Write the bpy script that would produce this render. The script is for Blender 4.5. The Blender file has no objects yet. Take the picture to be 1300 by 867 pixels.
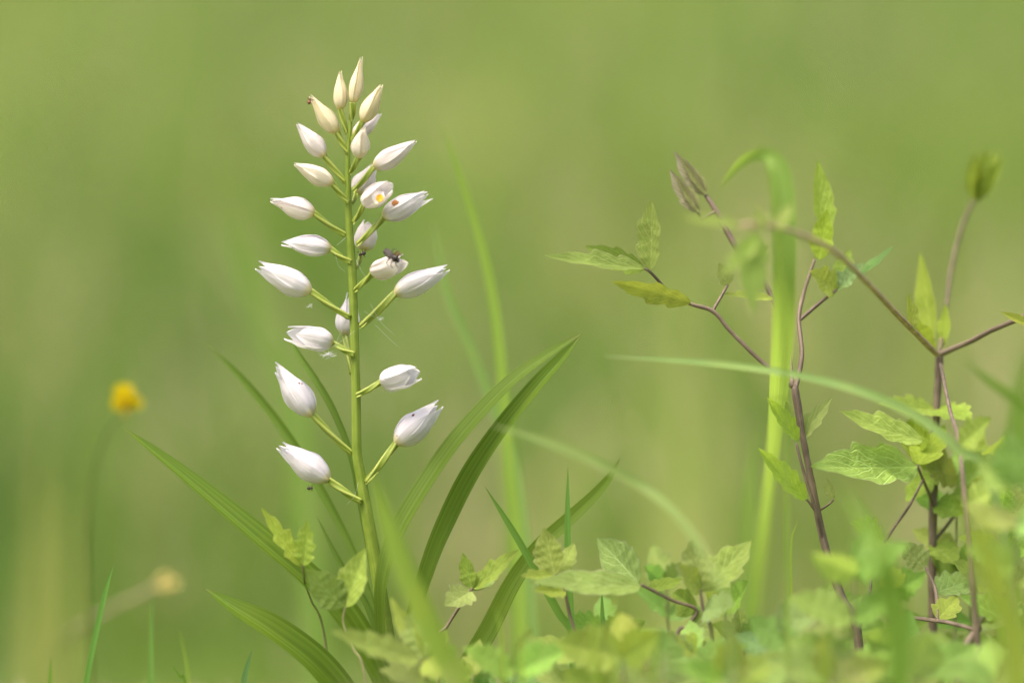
import bpy, math, random
import numpy as np
from mathutils import Vector, Matrix, noise

random.seed(7)
sc = bpy.context.scene
col = sc.collection
R = math.radians

# ------------------------------------------------------------------ camera, sky, sun, exposure
LENS, SENSOR, D, PITCH, FSTOP = 200.0, 36.0, 1.6, R(4.0), 4.7
MPP = D * SENSOR / LENS / 1300.0                 # metres per photograph pixel in the focus plane
FWD = Vector((0, math.cos(PITCH), -math.sin(PITCH)))
UP = Vector((0, math.sin(PITCH), math.cos(PITCH)))
RIGHT = Vector((1, 0, 0))
ZC = (1000 - 433.5) * MPP * math.cos(PITCH)
CAM = Vector((0, 0, ZC)) - FWD * D
cam_data = bpy.data.cameras.new('camera')
cam = bpy.data.objects.new('camera', cam_data)
col.objects.link(cam)
cam.location = CAM
cam.rotation_euler = (math.pi / 2 - PITCH, 0, 0)
cam_data.lens = LENS
cam_data.sensor_width = SENSOR
cam_data.clip_start = 0.02
cam_data.clip_end = 2000
cam_data.dof.use_dof = True
cam_data.dof.focus_distance = D
cam_data.dof.aperture_fstop = FSTOP
cam_data.dof.aperture_blades = 0
sc.camera = cam

SUN_EL, SUN_AZ = R(66), R(-125)                   # azimuth measured from +Y towards +X
world = bpy.data.worlds.new('World')
sc.world = world
world.use_nodes = True
wn = world.node_tree.nodes
bg = wn['Background']
sky = wn.new('ShaderNodeTexSky')
sky.sky_type = 'NISHITA'
sky.sun_disc = False
sky.sun_elevation = SUN_EL
sky.sun_rotation = SUN_AZ
sky.air_density = 0.8
sky.dust_density = 8.0
sky.ozone_density = 0.6
world.node_tree.links.new(sky.outputs[0], bg.inputs[0])
bg.inputs[1].default_value = 0.15
sun_data = bpy.data.lights.new('sun', 'SUN')
sun_data.energy = 1.5
sun_data.angle = R(35)
sun_data.color = (1.0, 0.94, 0.845)
sun = bpy.data.objects.new('sun', sun_data)
col.objects.link(sun)
sdir = Vector((math.sin(SUN_AZ) * math.cos(SUN_EL), math.cos(SUN_AZ) * math.cos(SUN_EL), math.sin(SUN_EL)))
sun.rotation_euler = sdir.to_track_quat('Z', 'Y').to_euler()
sun.location = (0, 0, 3)
sc.view_settings.view_transform = 'Standard'
sc.view_settings.look = 'None'
sc.view_settings.gamma = 1.0
sc.view_settings.exposure = 1.03
sc.render.film_transparent = False
sc.cycles.use_denoising = True
sc.cycles.max_bounces = 10
sc.cycles.transmission_bounces = 8
sc.cycles.diffuse_bounces = 5


# ------------------------------------------------------------------ helpers
def P(px, py, d=0.0):
    """photograph pixel + metres behind the focus plane -> world point"""
    s = (D + d) * SENSOR / LENS / 1300.0
    return CAM + FWD * (D + d) + RIGHT * ((px - 650) * s) + UP * ((433.5 - py) * s)


def dip(y):
    t = max(0.0, min(1.0, (y - 0.05) / 0.95))
    return -0.17 * t * t * (3 - 2 * t)


def row_of_ground(d, z=0.0):
    z = z + dip(d)
    s = (D + d) * SENSOR / LENS / 1300.0
    return 433.5 + ((CAM + FWD * (D + d)).z - z) / (s * UP.z)


def pt(q):
    px, py = q[0], q[1]
    d = q[2] if len(q) > 2 else 0.0
    if py is None:
        py = row_of_ground(d, -0.004)
    return P(px, py, d)


def mpp(d):
    return (D + d) * SENSOR / LENS / 1300.0


def spline(pts, n):
    """Catmull-Rom through tuples of any length, n samples"""
    a = [np.array(p, float) for p in pts]
    if len(a) == 2:
        return [a[0] + (a[1] - a[0]) * k / (n - 1) for k in range(n)]
    e = [2 * a[0] - a[1]] + a + [2 * a[-1] - a[-2]]
    out = []
    m = len(a) - 1
    for k in range(n):
        t = k / (n - 1) * m
        i = min(int(t), m - 1)
        f = t - i
        p0, p1, p2, p3 = e[i:i + 4]
        out.append(0.5 * (2 * p1 + (p2 - p0) * f + (2 * p0 - 5 * p1 + 4 * p2 - p3) * f * f + (3 * p1 - p0 - 3 * p2 + p3) * f ** 3))
    return out


def lerp_table(tab, t):
    if t <= tab[0][0]:
        return tab[0][1]
    for (a, x), (b, y) in zip(tab, tab[1:]):
        if t <= b:
            f = (t - a) / (b - a)
            return x + (y - x) * f
    return tab[-1][1]


ORIG = {}


def mesh_obj(name, verts, faces, mat, parent=None, origin=None, uvs=None, color=None, smooth=True):
    origin = Vector(origin) if origin is not None else (ORIG[parent.name] if parent else Vector(verts[0]))
    me = bpy.data.meshes.new(name)
    me.from_pydata([tuple(Vector(v) - origin) for v in verts], [], faces)
    if uvs is not None:
        uvl = me.uv_layers.new(name='UVMap')
        li = np.empty(len(me.loops), dtype=np.int32)
        me.loops.foreach_get('vertex_index', li)
        uvl.data.foreach_set('uv', np.array(uvs, dtype=np.float32)[li].ravel())
    if smooth:
        me.polygons.foreach_set('use_smooth', [True] * len(me.polygons))
    me.materials.append(mat)
    me.update()
    o = bpy.data.objects.new(name, me)
    col.objects.link(o)
    if parent:
        o.parent = parent
        o.location = origin - ORIG[parent.name]
    else:
        o.location = origin
    ORIG[o.name] = origin
    if color:
        o.color = (*color, 1)
    return o


def thing(name, label, cat, origin, group=None):
    o = bpy.data.objects.new(name, None)
    o.empty_display_size = 0.01
    col.objects.link(o)
    o.location = origin
    ORIG[o.name] = Vector(origin)
    tag(o, label, cat, group)
    return o


def tag(o, label, cat, group=None):
    o['label'] = label
    o['category'] = cat
    if group:
        o['group'] = group
    return o


# ------------------------------------------------------------------ materials
def new_mat(name):
    m = bpy.data.materials.new(name)
    m.use_nodes = True
    nt = m.node_tree
    for n in list(nt.nodes):
        nt.nodes.remove(n)
    return m, nt


def N(nt, typ, **kw):
    n = nt.nodes.new(typ)
    for k, v in kw.items():
        if k.startswith('i_'):
            n.inputs[k[2:].replace('_', ' ')].default_value = v
        elif isinstance(k, str):
            setattr(n, k, v)
    return n


def math_n(nt, op, a, b=None, c=None, clamp=False):
    n = nt.nodes.new('ShaderNodeMath')
    n.operation = op
    n.use_clamp = clamp
    for i, x in enumerate((a, b, c)):
        if x is None:
            continue
        if isinstance(x, (int, float)):
            n.inputs[i].default_value = x
        else:
            nt.links.new(x, n.inputs[i])
    return n.outputs[0]


def mix_rgb(nt, mode, fac, a, b):
    n = nt.nodes.new('ShaderNodeMix')
    n.data_type = 'RGBA'
    n.blend_type = mode
    n.clamp_factor = True
    for sock, x in ((n.inputs[0], fac), (n.inputs[6], a), (n.inputs[7], b)):
        if isinstance(x, (int, float)):
            sock.default_value = x
        elif isinstance(x, tuple):
            sock.default_value = (*x, 1) if len(x) == 3 else x
        else:
            nt.links.new(x, sock)
    return n.outputs[2]


def ramp(nt, x, a, b, smooth=True):
    n = nt.nodes.new('ShaderNodeMapRange')
    n.interpolation_type = 'SMOOTHSTEP' if smooth else 'LINEAR'
    n.inputs[1].default_value = a
    n.inputs[2].default_value = b
    nt.links.new(x, n.inputs[0])
    return n.outputs[0]


def tint_socket(nt):
    return N(nt, 'ShaderNodeObjectInfo').outputs['Color']


def finish(nt, colour, trans_col, trans_fac, rough, bump=None, bump_s=0.2, bump_d=0.0004, spec=0.35, sss=0.0):
    p = N(nt, 'ShaderNodeBsdfPrincipled')
    nt.links.new(colour, p.inputs['Base Color'])
    if isinstance(rough, float):
        p.inputs['Roughness'].default_value = rough
    else:
        nt.links.new(rough, p.inputs['Roughness'])
    p.inputs['Specular IOR Level'].default_value = spec
    if bump is not None:
        b = N(nt, 'ShaderNodeBump')
        b.inputs['Strength'].default_value = bump_s
        b.inputs['Distance'].default_value = bump_d
        nt.links.new(bump, b.inputs['Height'])
        nt.links.new(b.outputs[0], p.inputs['Normal'])
    out = N(nt, 'ShaderNodeOutputMaterial')
    if trans_fac > 0:
        t = N(nt, 'ShaderNodeBsdfTranslucent')
        nt.links.new(trans_col, t.inputs[0])
        mx = N(nt, 'ShaderNodeMixShader')
        mx.inputs[0].default_value = trans_fac
        nt.links.new(p.outputs[0], mx.inputs[1])
        nt.links.new(t.outputs[0], mx.inputs[2])
        nt.links.new(mx.outputs[0], out.inputs[0])
    else:
        nt.links.new(p.outputs[0], out.inputs[0])


def uv_nodes(nt):
    uv = N(nt, 'ShaderNodeUVMap')
    sep = N(nt, 'ShaderNodeSeparateXYZ')
    nt.links.new(uv.outputs[0], sep.inputs[0])
    return uv.outputs[0], sep.outputs[0], sep.outputs[1]


def obj_noise(nt, scale, detail=3.0, rough=0.55):
    tc = N(nt, 'ShaderNodeTexCoord')
    n = N(nt, 'ShaderNodeTexNoise')
    n.inputs['Scale'].default_value = scale
    n.inputs['Detail'].default_value = detail
    n.inputs['Roughness'].default_value = rough
    nt.links.new(tc.outputs['Object'], n.inputs['Vector'])
    return n.outputs[0]


def blade_mat(name, base, trans, nveins=14.0, tfac=0.4, rough=0.5):
    """long leaf with parallel veins running from base to tip"""
    m, nt = new_mat(name)
    uv, u, v = uv_nodes(nt)
    mp = N(nt, 'ShaderNodeMapping')
    mp.inputs['Scale'].default_value = (nveins * 3, 1.2, 1)
    nt.links.new(uv, mp.inputs[0])
    ns = N(nt, 'ShaderNodeTexNoise')
    ns.inputs['Scale'].default_value = 1.0
    ns.inputs['Detail'].default_value = 2
    nt.links.new(mp.outputs[0], ns.inputs['Vector'])
    wave = math_n(nt, 'SINE', math_n(nt, 'MULTIPLY', u, nveins * 6.2832))
    stripes = math_n(nt, 'ADD', math_n(nt, 'MULTIPLY', wave, 0.09), ns.outputs[0])
    mid = math_n(nt, 'ABSOLUTE', math_n(nt, 'SUBTRACT', u, 0.5))
    midrib = math_n(nt, 'SUBTRACT', 1.0, ramp(nt, mid, 0.0, 0.05))
    big = obj_noise(nt, 60.0)
    lo = tuple(x * 0.72 for x in base)
    hi = tuple(min(1, x * 1.35) for x in base)
    c = mix_rgb(nt, 'MIX', ramp(nt, stripes, 0.3, 0.75), lo, hi)
    c = mix_rgb(nt, 'MIX', math_n(nt, 'MULTIPLY', midrib, 0.45), c, tuple(min(1, x * 1.7 + 0.02) for x in base))
    c = mix_rgb(nt, 'MIX', math_n(nt, 'MULTIPLY', ramp(nt, big, 0.52, 0.7), 0.35), c, tuple((base[0] * 1.5, base[1] * 1.2, base[2])))
    dry = ramp(nt, v, 0.93, 1.0)
    c = mix_rgb(nt, 'MIX', math_n(nt, 'MULTIPLY', dry, 0.5), c, (0.22, 0.2, 0.08))
    c = mix_rgb(nt, 'MULTIPLY', 1.0, c, tint_socket(nt))
    tcn = mix_rgb(nt, 'MULTIPLY', 1.0, mix_rgb(nt, 'MIX', ramp(nt, stripes, 0.3, 0.75), tuple(x * 0.8 for x in trans), trans), tint_socket(nt))
    finish(nt, c, tcn, tfac, rough, stripes, 0.4, 0.0003, spec=0.14)
    return m


def leaf_mat(name, base, trans, tfac=0.4, rough=0.55):
    """net-veined toothed leaflet"""
    m, nt = new_mat(name)
    uv, u, v = uv_nodes(nt)
    au = math_n(nt, 'ABSOLUTE', math_n(nt, 'SUBTRACT', u, 0.5))
    ph = math_n(nt, 'SUBTRACT', math_n(nt, 'MULTIPLY', v, 6.0), math_n(nt, 'MULTIPLY', au, 4.5))
    fr = math_n(nt, 'FRACT', ph)
    dist = math_n(nt, 'ABSOLUTE', math_n(nt, 'SUBTRACT', fr, 0.5))
    lat = math_n(nt, 'SUBTRACT', 1.0, ramp(nt, dist, 0.0, 0.13))
    midrib = math_n(nt, 'SUBTRACT', 1.0, ramp(nt, au, 0.0, 0.03))
    mp = N(nt, 'ShaderNodeMapping')
    mp.inputs['Scale'].default_value = (11, 15, 1)
    nt.links.new(uv, mp.inputs[0])
    vo = N(nt, 'ShaderNodeTexVoronoi')
    vo.feature = 'DISTANCE_TO_EDGE'
    vo.inputs['Scale'].default_value = 1.0
    nt.links.new(mp.outputs[0], vo.inputs['Vector'])
    net = math_n(nt, 'SUBTRACT', 1.0, ramp(nt, vo.outputs[0], 0.0, 0.12))
    veins = math_n(nt, 'MAXIMUM', math_n(nt, 'MAXIMUM', lat, midrib), math_n(nt, 'MULTIPLY', net, 0.45))
    big = obj_noise(nt, 130.0)
    c = mix_rgb(nt, 'MIX', ramp(nt, big, 0.35, 0.7), tuple(x * 0.75 for x in base), tuple(x * 1.25 for x in base))
    pale = tuple(min(1, x * 1.7 + 0.07) for x in base)
    c = mix_rgb(nt, 'MIX', math_n(nt, 'MULTIPLY', veins, 0.8), c, pale)
    rim = ramp(nt, au, 0.455, 0.495)
    c = mix_rgb(nt, 'MIX', math_n(nt, 'MULTIPLY', rim, 0.55), c, (0.34, 0.3, 0.22))
    c = mix_rgb(nt, 'MULTIPLY', 1.0, c, tint_socket(nt))
    tcn = mix_rgb(nt, 'MIX', math_n(nt, 'MULTIPLY', veins, 0.35), trans, tuple(x * 0.6 for x in trans))
    tcn = mix_rgb(nt, 'MULTIPLY', 1.0, tcn, tint_socket(nt))
    h = math_n(nt, 'SUBTRACT', big, math_n(nt, 'MULTIPLY', veins, 0.8))
    finish(nt, c, tcn, tfac, rough, h, 0.55, 0.0006, spec=0.14)
    return m


def stem_mat(name, a, b, nstr=7.0, rough=0.5, hair=0.0):
    m, nt = new_mat(name)
    uv, u, v = uv_nodes(nt)
    mp = N(nt, 'ShaderNodeMapping')
    mp.inputs['Scale'].default_value = (nstr * 2, 3.0, 1)
    nt.links.new(uv, mp.inputs[0])
    ns = N(nt, 'ShaderNodeTexNoise')
    ns.inputs['Scale'].default_value = 1.0
    nt.links.new(mp.outputs[0], ns.inputs['Vector'])
    big = obj_noise(nt, 220.0)
    f = math_n(nt, 'ADD', math_n(nt, 'MULTIPLY', ns.outputs[0], 0.6), math_n(nt, 'MULTIPLY', big, 0.4))
    c = mix_rgb(nt, 'MIX', ramp(nt, f, 0.38, 0.62), a, b)
    c = mix_rgb(nt, 'MULTIPLY', 1.0, c, tint_socket(nt))
    finish(nt, c, c, 0.12, rough, f, 0.3, 0.0003)
    return m


def tepal_mat(name, stains=()):
    """waxy white flower leaf, yellow-green at its foot; stains are brown marks at local points (x,y,z,radius)"""
    m, nt = new_mat(name)
    uv, u, v = uv_nodes(nt)
    mp = N(nt, 'ShaderNodeMapping')
    mp.inputs['Scale'].default_value = (16, 1.5, 1)
    nt.links.new(uv, mp.inputs[0])
    ns = N(nt, 'ShaderNodeTexNoise')
    ns.inputs['Scale'].default_value = 1.0
    ns.inputs['Detail'].default_value = 3
    nt.links.new(mp.outputs[0], ns.inputs['Vector'])
    big = obj_noise(nt, 260.0)
    c = mix_rgb(nt, 'MIX', ramp(nt, ns.outputs[0], 0.3, 0.7), (0.79, 0.755, 0.765), (0.87, 0.845, 0.855))
    foot = math_n(nt, 'SUBTRACT', 1.0, ramp(nt, v, 0.0, 0.16))
    c = mix_rgb(nt, 'MIX', math_n(nt, 'MULTIPLY', foot, 0.8), c, (0.72, 0.66, 0.24))
    warm = ramp(nt, big, 0.55, 0.75)
    c = mix_rgb(nt, 'MIX', math_n(nt, 'MULTIPLY', warm, 0.2), c, (0.82, 0.76, 0.58))
    c = mix_rgb(nt, 'MULTIPLY', 1.0, c, tint_socket(nt))
    tc = None
    for (x, y, z, r) in stains:
        if tc is None:
            tc = N(nt, 'ShaderNodeTexCoord')
            wob = N(nt, 'ShaderNodeTexNoise')
            wob.inputs['Scale'].default_value = 900.0
            nt.links.new(tc.outputs['Object'], wob.inputs['Vector'])
        dn = N(nt, 'ShaderNodeVectorMath', operation='DISTANCE')
        nt.links.new(tc.outputs['Object'], dn.inputs[0])
        dn.inputs[1].default_value = (x, y, z)
        dd = math_n(nt, 'ADD', dn.outputs['Value'], math_n(nt, 'MULTIPLY', math_n(nt, 'SUBTRACT', wob.outputs[0], 0.5), r * 0.9))
        mask = math_n(nt, 'SUBTRACT', 1.0, ramp(nt, dd, r * 0.8, r))
        c = mix_rgb(nt, 'MIX', mask, c, (0.42, 0.19, 0.06) if r > 0.0009 else (0.2, 0.05, 0.03))
    finish(nt, c, c, 0.42, 0.55, ns.outputs[0], 0.5, 0.0005, spec=0.2)
    return m


def plain_mat(name, colour, rough=0.6, tfac=0.0, vary=0.25, scale=400.0):
    m, nt = new_mat(name)
    big = obj_noise(nt, scale)
    c = mix_rgb(nt, 'MIX', ramp(nt, big, 0.35, 0.65), tuple(x * (1 - vary) for x in colour), tuple(min(1, x * (1 + vary)) for x in colour))
    c = mix_rgb(nt, 'MULTIPLY', 1.0, c, tint_socket(nt))
    finish(nt, c, c, tfac, rough, big, 0.3, 0.0002)
    return m


M_ORCHID_LEAF = blade_mat('orchid_leaf', (0.105, 0.168, 0.022), (0.28, 0.40, 0.035), 7.0, 0.4, 0.55)
M_GRASS = blade_mat('grass_leaf', (0.16, 0.24, 0.05), (0.38, 0.52, 0.07), 9.0, 0.42, 0.45)
M_LEAFLET = leaf_mat('leaflet', (0.21, 0.27, 0.07), (0.42, 0.50, 0.10), 0.40)
M_STEM = stem_mat('orchid_stem', (0.16, 0.225, 0.02), (0.26, 0.33, 0.05), 8.0, 0.5)
def ribbed_mat(name, furrow, ridge):
    m, nt = new_mat(name)
    uv, u, v = uv_nodes(nt)
    big = obj_noise(nt, 300.0)
    f = math_n(nt, 'ADD', u, math_n(nt, 'MULTIPLY', math_n(nt, 'SUBTRACT', big, 0.5), 0.7))
    c = mix_rgb(nt, 'MIX', ramp(nt, f, 0.25, 0.8), furrow, ridge)
    c = mix_rgb(nt, 'MULTIPLY', 1.0, c, tint_socket(nt))
    finish(nt, c, c, 0.15, 0.45, f, 0.3, 0.0003)
    return m


M_OVARY = ribbed_mat('ovary', (0.20, 0.275, 0.03), (0.38, 0.44, 0.09))
M_PURPLE = stem_mat('purple_stem', (0.12, 0.088, 0.06), (0.25, 0.19, 0.135), 6.0, 0.6)
M_TANSTEM = stem_mat('green_brown_stem', (0.22, 0.20, 0.09), (0.34, 0.34, 0.14), 6.0, 0.6)
M_TEPAL = tepal_mat('tepal')
M_LIP = plain_mat('lip_yellow', (0.85, 0.42, 0.02), 0.5, 0.2, 0.15)
M_BUG = plain_mat('dark_insect', (0.045, 0.032, 0.026), 0.35, 0.0, 0.5, 1500.0)
M_BUGBROWN = plain_mat('brown_insect', (0.16, 0.055, 0.03), 0.35, 0.0, 0.4, 1500.0)
M_WING = plain_mat('insect_wing', (0.20, 0.17, 0.15), 0.25, 0.4, 0.4, 1200.0)
M_FUZZ = plain_mat('insect_hair', (0.42, 0.29, 0.13), 0.8, 0.1, 0.3, 1500.0)
M_SILK = plain_mat('silk', (0.8, 0.8, 0.8), 0.4, 0.3, 0.05)
M_YELLOW = plain_mat('buttercup_petal', (0.74, 0.60, 0.015), 0.3, 0.3, 0.15, 300.0)
M_DRY = plain_mat('dry_stalk', (0.42, 0.34, 0.2), 0.7, 0.15, 0.3, 200.0)
M_BUDLEAF = leaf_mat('young_bud_leaf', (0.34, 0.31, 0.20), (0.42, 0.40, 0.16), 0.3)


# ------------------------------------------------------------------ shape builders
def tube(name, pts, radii_px, mat, parent, n=24, seg=10, ribs=0, rib_amp=0.0, twist=0.0, color=None, wob=0.0, origin=None):
    """pts: (px, py, d); radii in photograph pixels"""
    k = len(pts)
    if not isinstance(radii_px, (list, tuple)):
        radii_px = [radii_px] * k
    world_pts = [pt(q) for q in pts]
    rr = [r * mpp(q[2] if len(q) > 2 else 0) for q, r in zip(pts, radii_px)]
    s = spline([(*w, r) for w, r in zip(world_pts, rr)], n)
    ctr = [Vector(x[:3]) for x in s]
    rad = [max(x[3], 1e-5) for x in s]
    verts, faces, uvs = [], [], []
    t0 = (ctr[1] - ctr[0]).normalized()
    a = t0.orthogonal().normalized()
    L = 0
    if ribs:
        seg = max(seg, ribs * 4)
    for i in range(n):
        t = (ctr[min(i + 1, n - 1)] - ctr[max(i - 1, 0)]).normalized()
        a = (a - t * a.dot(t)).normalized()
        b = t.cross(a)
        if i:
            L += (ctr[i] - ctr[i - 1]).length
        for j in range(seg):
            th = 2 * math.pi * j / seg
            r = rad[i]
            if ribs:
                r *= 1 + rib_amp * math.cos(ribs * th + twist * i / (n - 1))
            if wob:
                r *= 1 + wob * noise.noise(ctr[i] * 300 + Vector((th, 0, 0)))
            verts.append(ctr[i] + (a * math.cos(th) + b * math.sin(th)) * r)
            uvs.append((0.5 + 0.5 * math.cos(ribs * th + twist * i / (n - 1)) if ribs else abs(2 * j / seg - 1), i / (n - 1)))
    for i in range(n - 1):
        for j in range(seg):
            j2 = (j + 1) % seg
            faces.append((i * seg + j, i * seg + j2, (i + 1) * seg + j2, (i + 1) * seg + j))
    faces.append(tuple(range(seg))[::-1])
    faces.append(tuple((n - 1) * seg + j for j in range(seg)))
    return mesh_obj(name, verts, faces, mat, parent, origin=origin or ctr[0], uvs=uvs, color=color)


def ribbon(name, pts, widths, mat, parent=None, ang=15.0, fold=0.25, n=36, m=8, color=None, wave=0.03, origin=None):
    """long leaf from base to tip; pts (px,py,d), full widths in px, ang: turn of the blade about its length (deg, number or list)"""
    k = len(pts)
    if not isinstance(ang, (list, tuple)):
        ang = [ang] * k
    if not isinstance(fold, (list, tuple)):
        fold = [fold] * k
    wp = [pt(q) for q in pts]
    ww = [w * mpp(q[2] if len(q) > 2 else 0) for q, w in zip(pts, widths)]
    s = spline([(*w, wd, a, f) for w, wd, a, f in zip(wp, ww, ang, fold)], n)
    verts, faces, uvs = [], [], []
    ph = random.random() * 10
    for i, x in enumerate(s):
        c = Vector(x[:3])
        t = (Vector(s[min(i + 1, n - 1)][:3]) - Vector(s[max(i - 1, 0)][:3])).normalized()
        side = t.cross(-FWD).normalized()
        nor = side.cross(t).normalized()
        a = R(x[4])
        sd = side * math.cos(a) + nor * math.sin(a)
        nn = nor * math.cos(a) - side * math.sin(a)
        hw = max(x[3], 2e-5) / 2
        v = i / (n - 1)
        for j in range(m + 1):
            u = j / m * 2 - 1
            lift = x[5] * hw * (math.sqrt(u * u + 0.04) - 0.2) + wave * hw * math.sin(v * 17 + ph + 2 * u) * abs(u)
            verts.append(c + sd * (u * hw) + nn * lift)
            uvs.append((j / m, v))
    for i in range(n - 1):
        for j in range(m):
            q = i * (m + 1) + j
            faces.append((q, q + 1, q + m + 2, q + m + 1))
    return mesh_obj(name, verts, faces, mat, parent, origin=origin or s[0][:3], uvs=uvs, color=color)


def leaflet(name, base, tip, width, parent, roll=0.0, fold=0.25, curl=0.12, teeth=3, amp=0.3, color=None, mat=None, seed=0, wide_at=0.36, n=48, m=10, lobe_shift=0.06, under=False):
    """ovate toothed leaflet; base / tip (px,py,d); width px at the widest; roll in degrees about its length"""
    rnd = random.Random(seed + int(base[0] * 7 + base[1] * 13))
    b, e = pt(base), pt(tip)
    dm = ((base[2] if len(base) > 2 else 0) + (tip[2] if len(tip) > 2 else 0)) / 2
    W = width * mpp(dm) / 2
    ax = e - b
    L = ax.length
    ax.normalize()
    side = ax.cross(-FWD)
    if side.length < 0.05:
        side = RIGHT.copy()
    side = (side - ax * side.dot(ax)).normalized()
    nor = side.cross(ax).normalized()
    a = R(roll)
    if (nor * math.cos(a) - side * math.sin(a)).z < 0 and not under:
        a = -a
    sd = side * math.cos(a) + nor * math.sin(a)
    nn = nor * math.cos(a) - side * math.sin(a)
    offs = [rnd.uniform(-0.15, 0.15), rnd.uniform(-0.15, 0.15)]
    ph = rnd.uniform(0, 10)
    al = wide_at / (1 - wide_at)
    norm = (wide_at ** (0.62 * 1.0)) * ((1 - wide_at) ** (0.62 / al))
    verts, faces, uvs = [], [], []
    for i in range(n + 1):
        t = i / n
        prof = (max(t, 0) ** 0.62) * (max(1 - t, 0) ** (0.62 / al)) / norm
        for j in range(m + 1):
            u = j / m * 2 - 1
            k = 0 if u < 0 else 1
            saw = 0.0
            if teeth:
                q = (t ** 0.9) * (teeth + 0.6) + offs[k]
                f = q - math.floor(q)
                saw = (1 - f / 0.8) if f < 0.8 else (f - 0.8) / 0.2    # widest just before the notch towards the tip
                saw = 1 - (f if f < 0.82 else (1 - f) * 0.82 / 0.18) / 0.82
            w = W * prof * (1 + .12 * (amp > 0)) * (1 - min(.6, amp * .95) * saw * min(1, 4 * (1 - t)) * min(1, 5 * t)) + 1e-5
            au = abs(u)
            along = L * t + lobe_shift * L * au * au * (1 - t) * prof
            h = fold * w * au + curl * L * (t * t * 0.9 - 0.25 * t) + 0.05 * W * au * math.sin(t * 14 + ph + k * 2)
            h += 0.04 * W * (1 + noise.noise(Vector((t * 5, u * 2, ph)))) * math.sin((t * 6 - au * 4.5) * 2 * math.pi) * min(1, 3 * au) * (1 - t)
            verts.append(b + ax * along + sd * (u * w) + nn * h)
            uvs.append((j / m, t))
    for i in range(n):
        for j in range(m):
            q = i * (m + 1) + j
            faces.append((q, q + 1, q + m + 2, q + m + 1))
    return mesh_obj(name, verts, faces, mat or M_LEAFLET, parent, origin=b, uvs=uvs, color=color)


PROFILE = [(0, .26), (.04, .46), (.1, .68), (.18, .86), (.28, .97), (.36, 1.0), (.46, .96), (.56, .84), (.66, .67), (.75, .49), (.84, .31), (.92, .17), (1, .06)]
BLUNT = [(0, .26), (.04, .5), (.1, .74), (.18, .9), (.28, 1.0), (.4, 1.02), (.55, .98), (.7, .85), (.82, .66), (.92, .45), (1, .3)]


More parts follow.
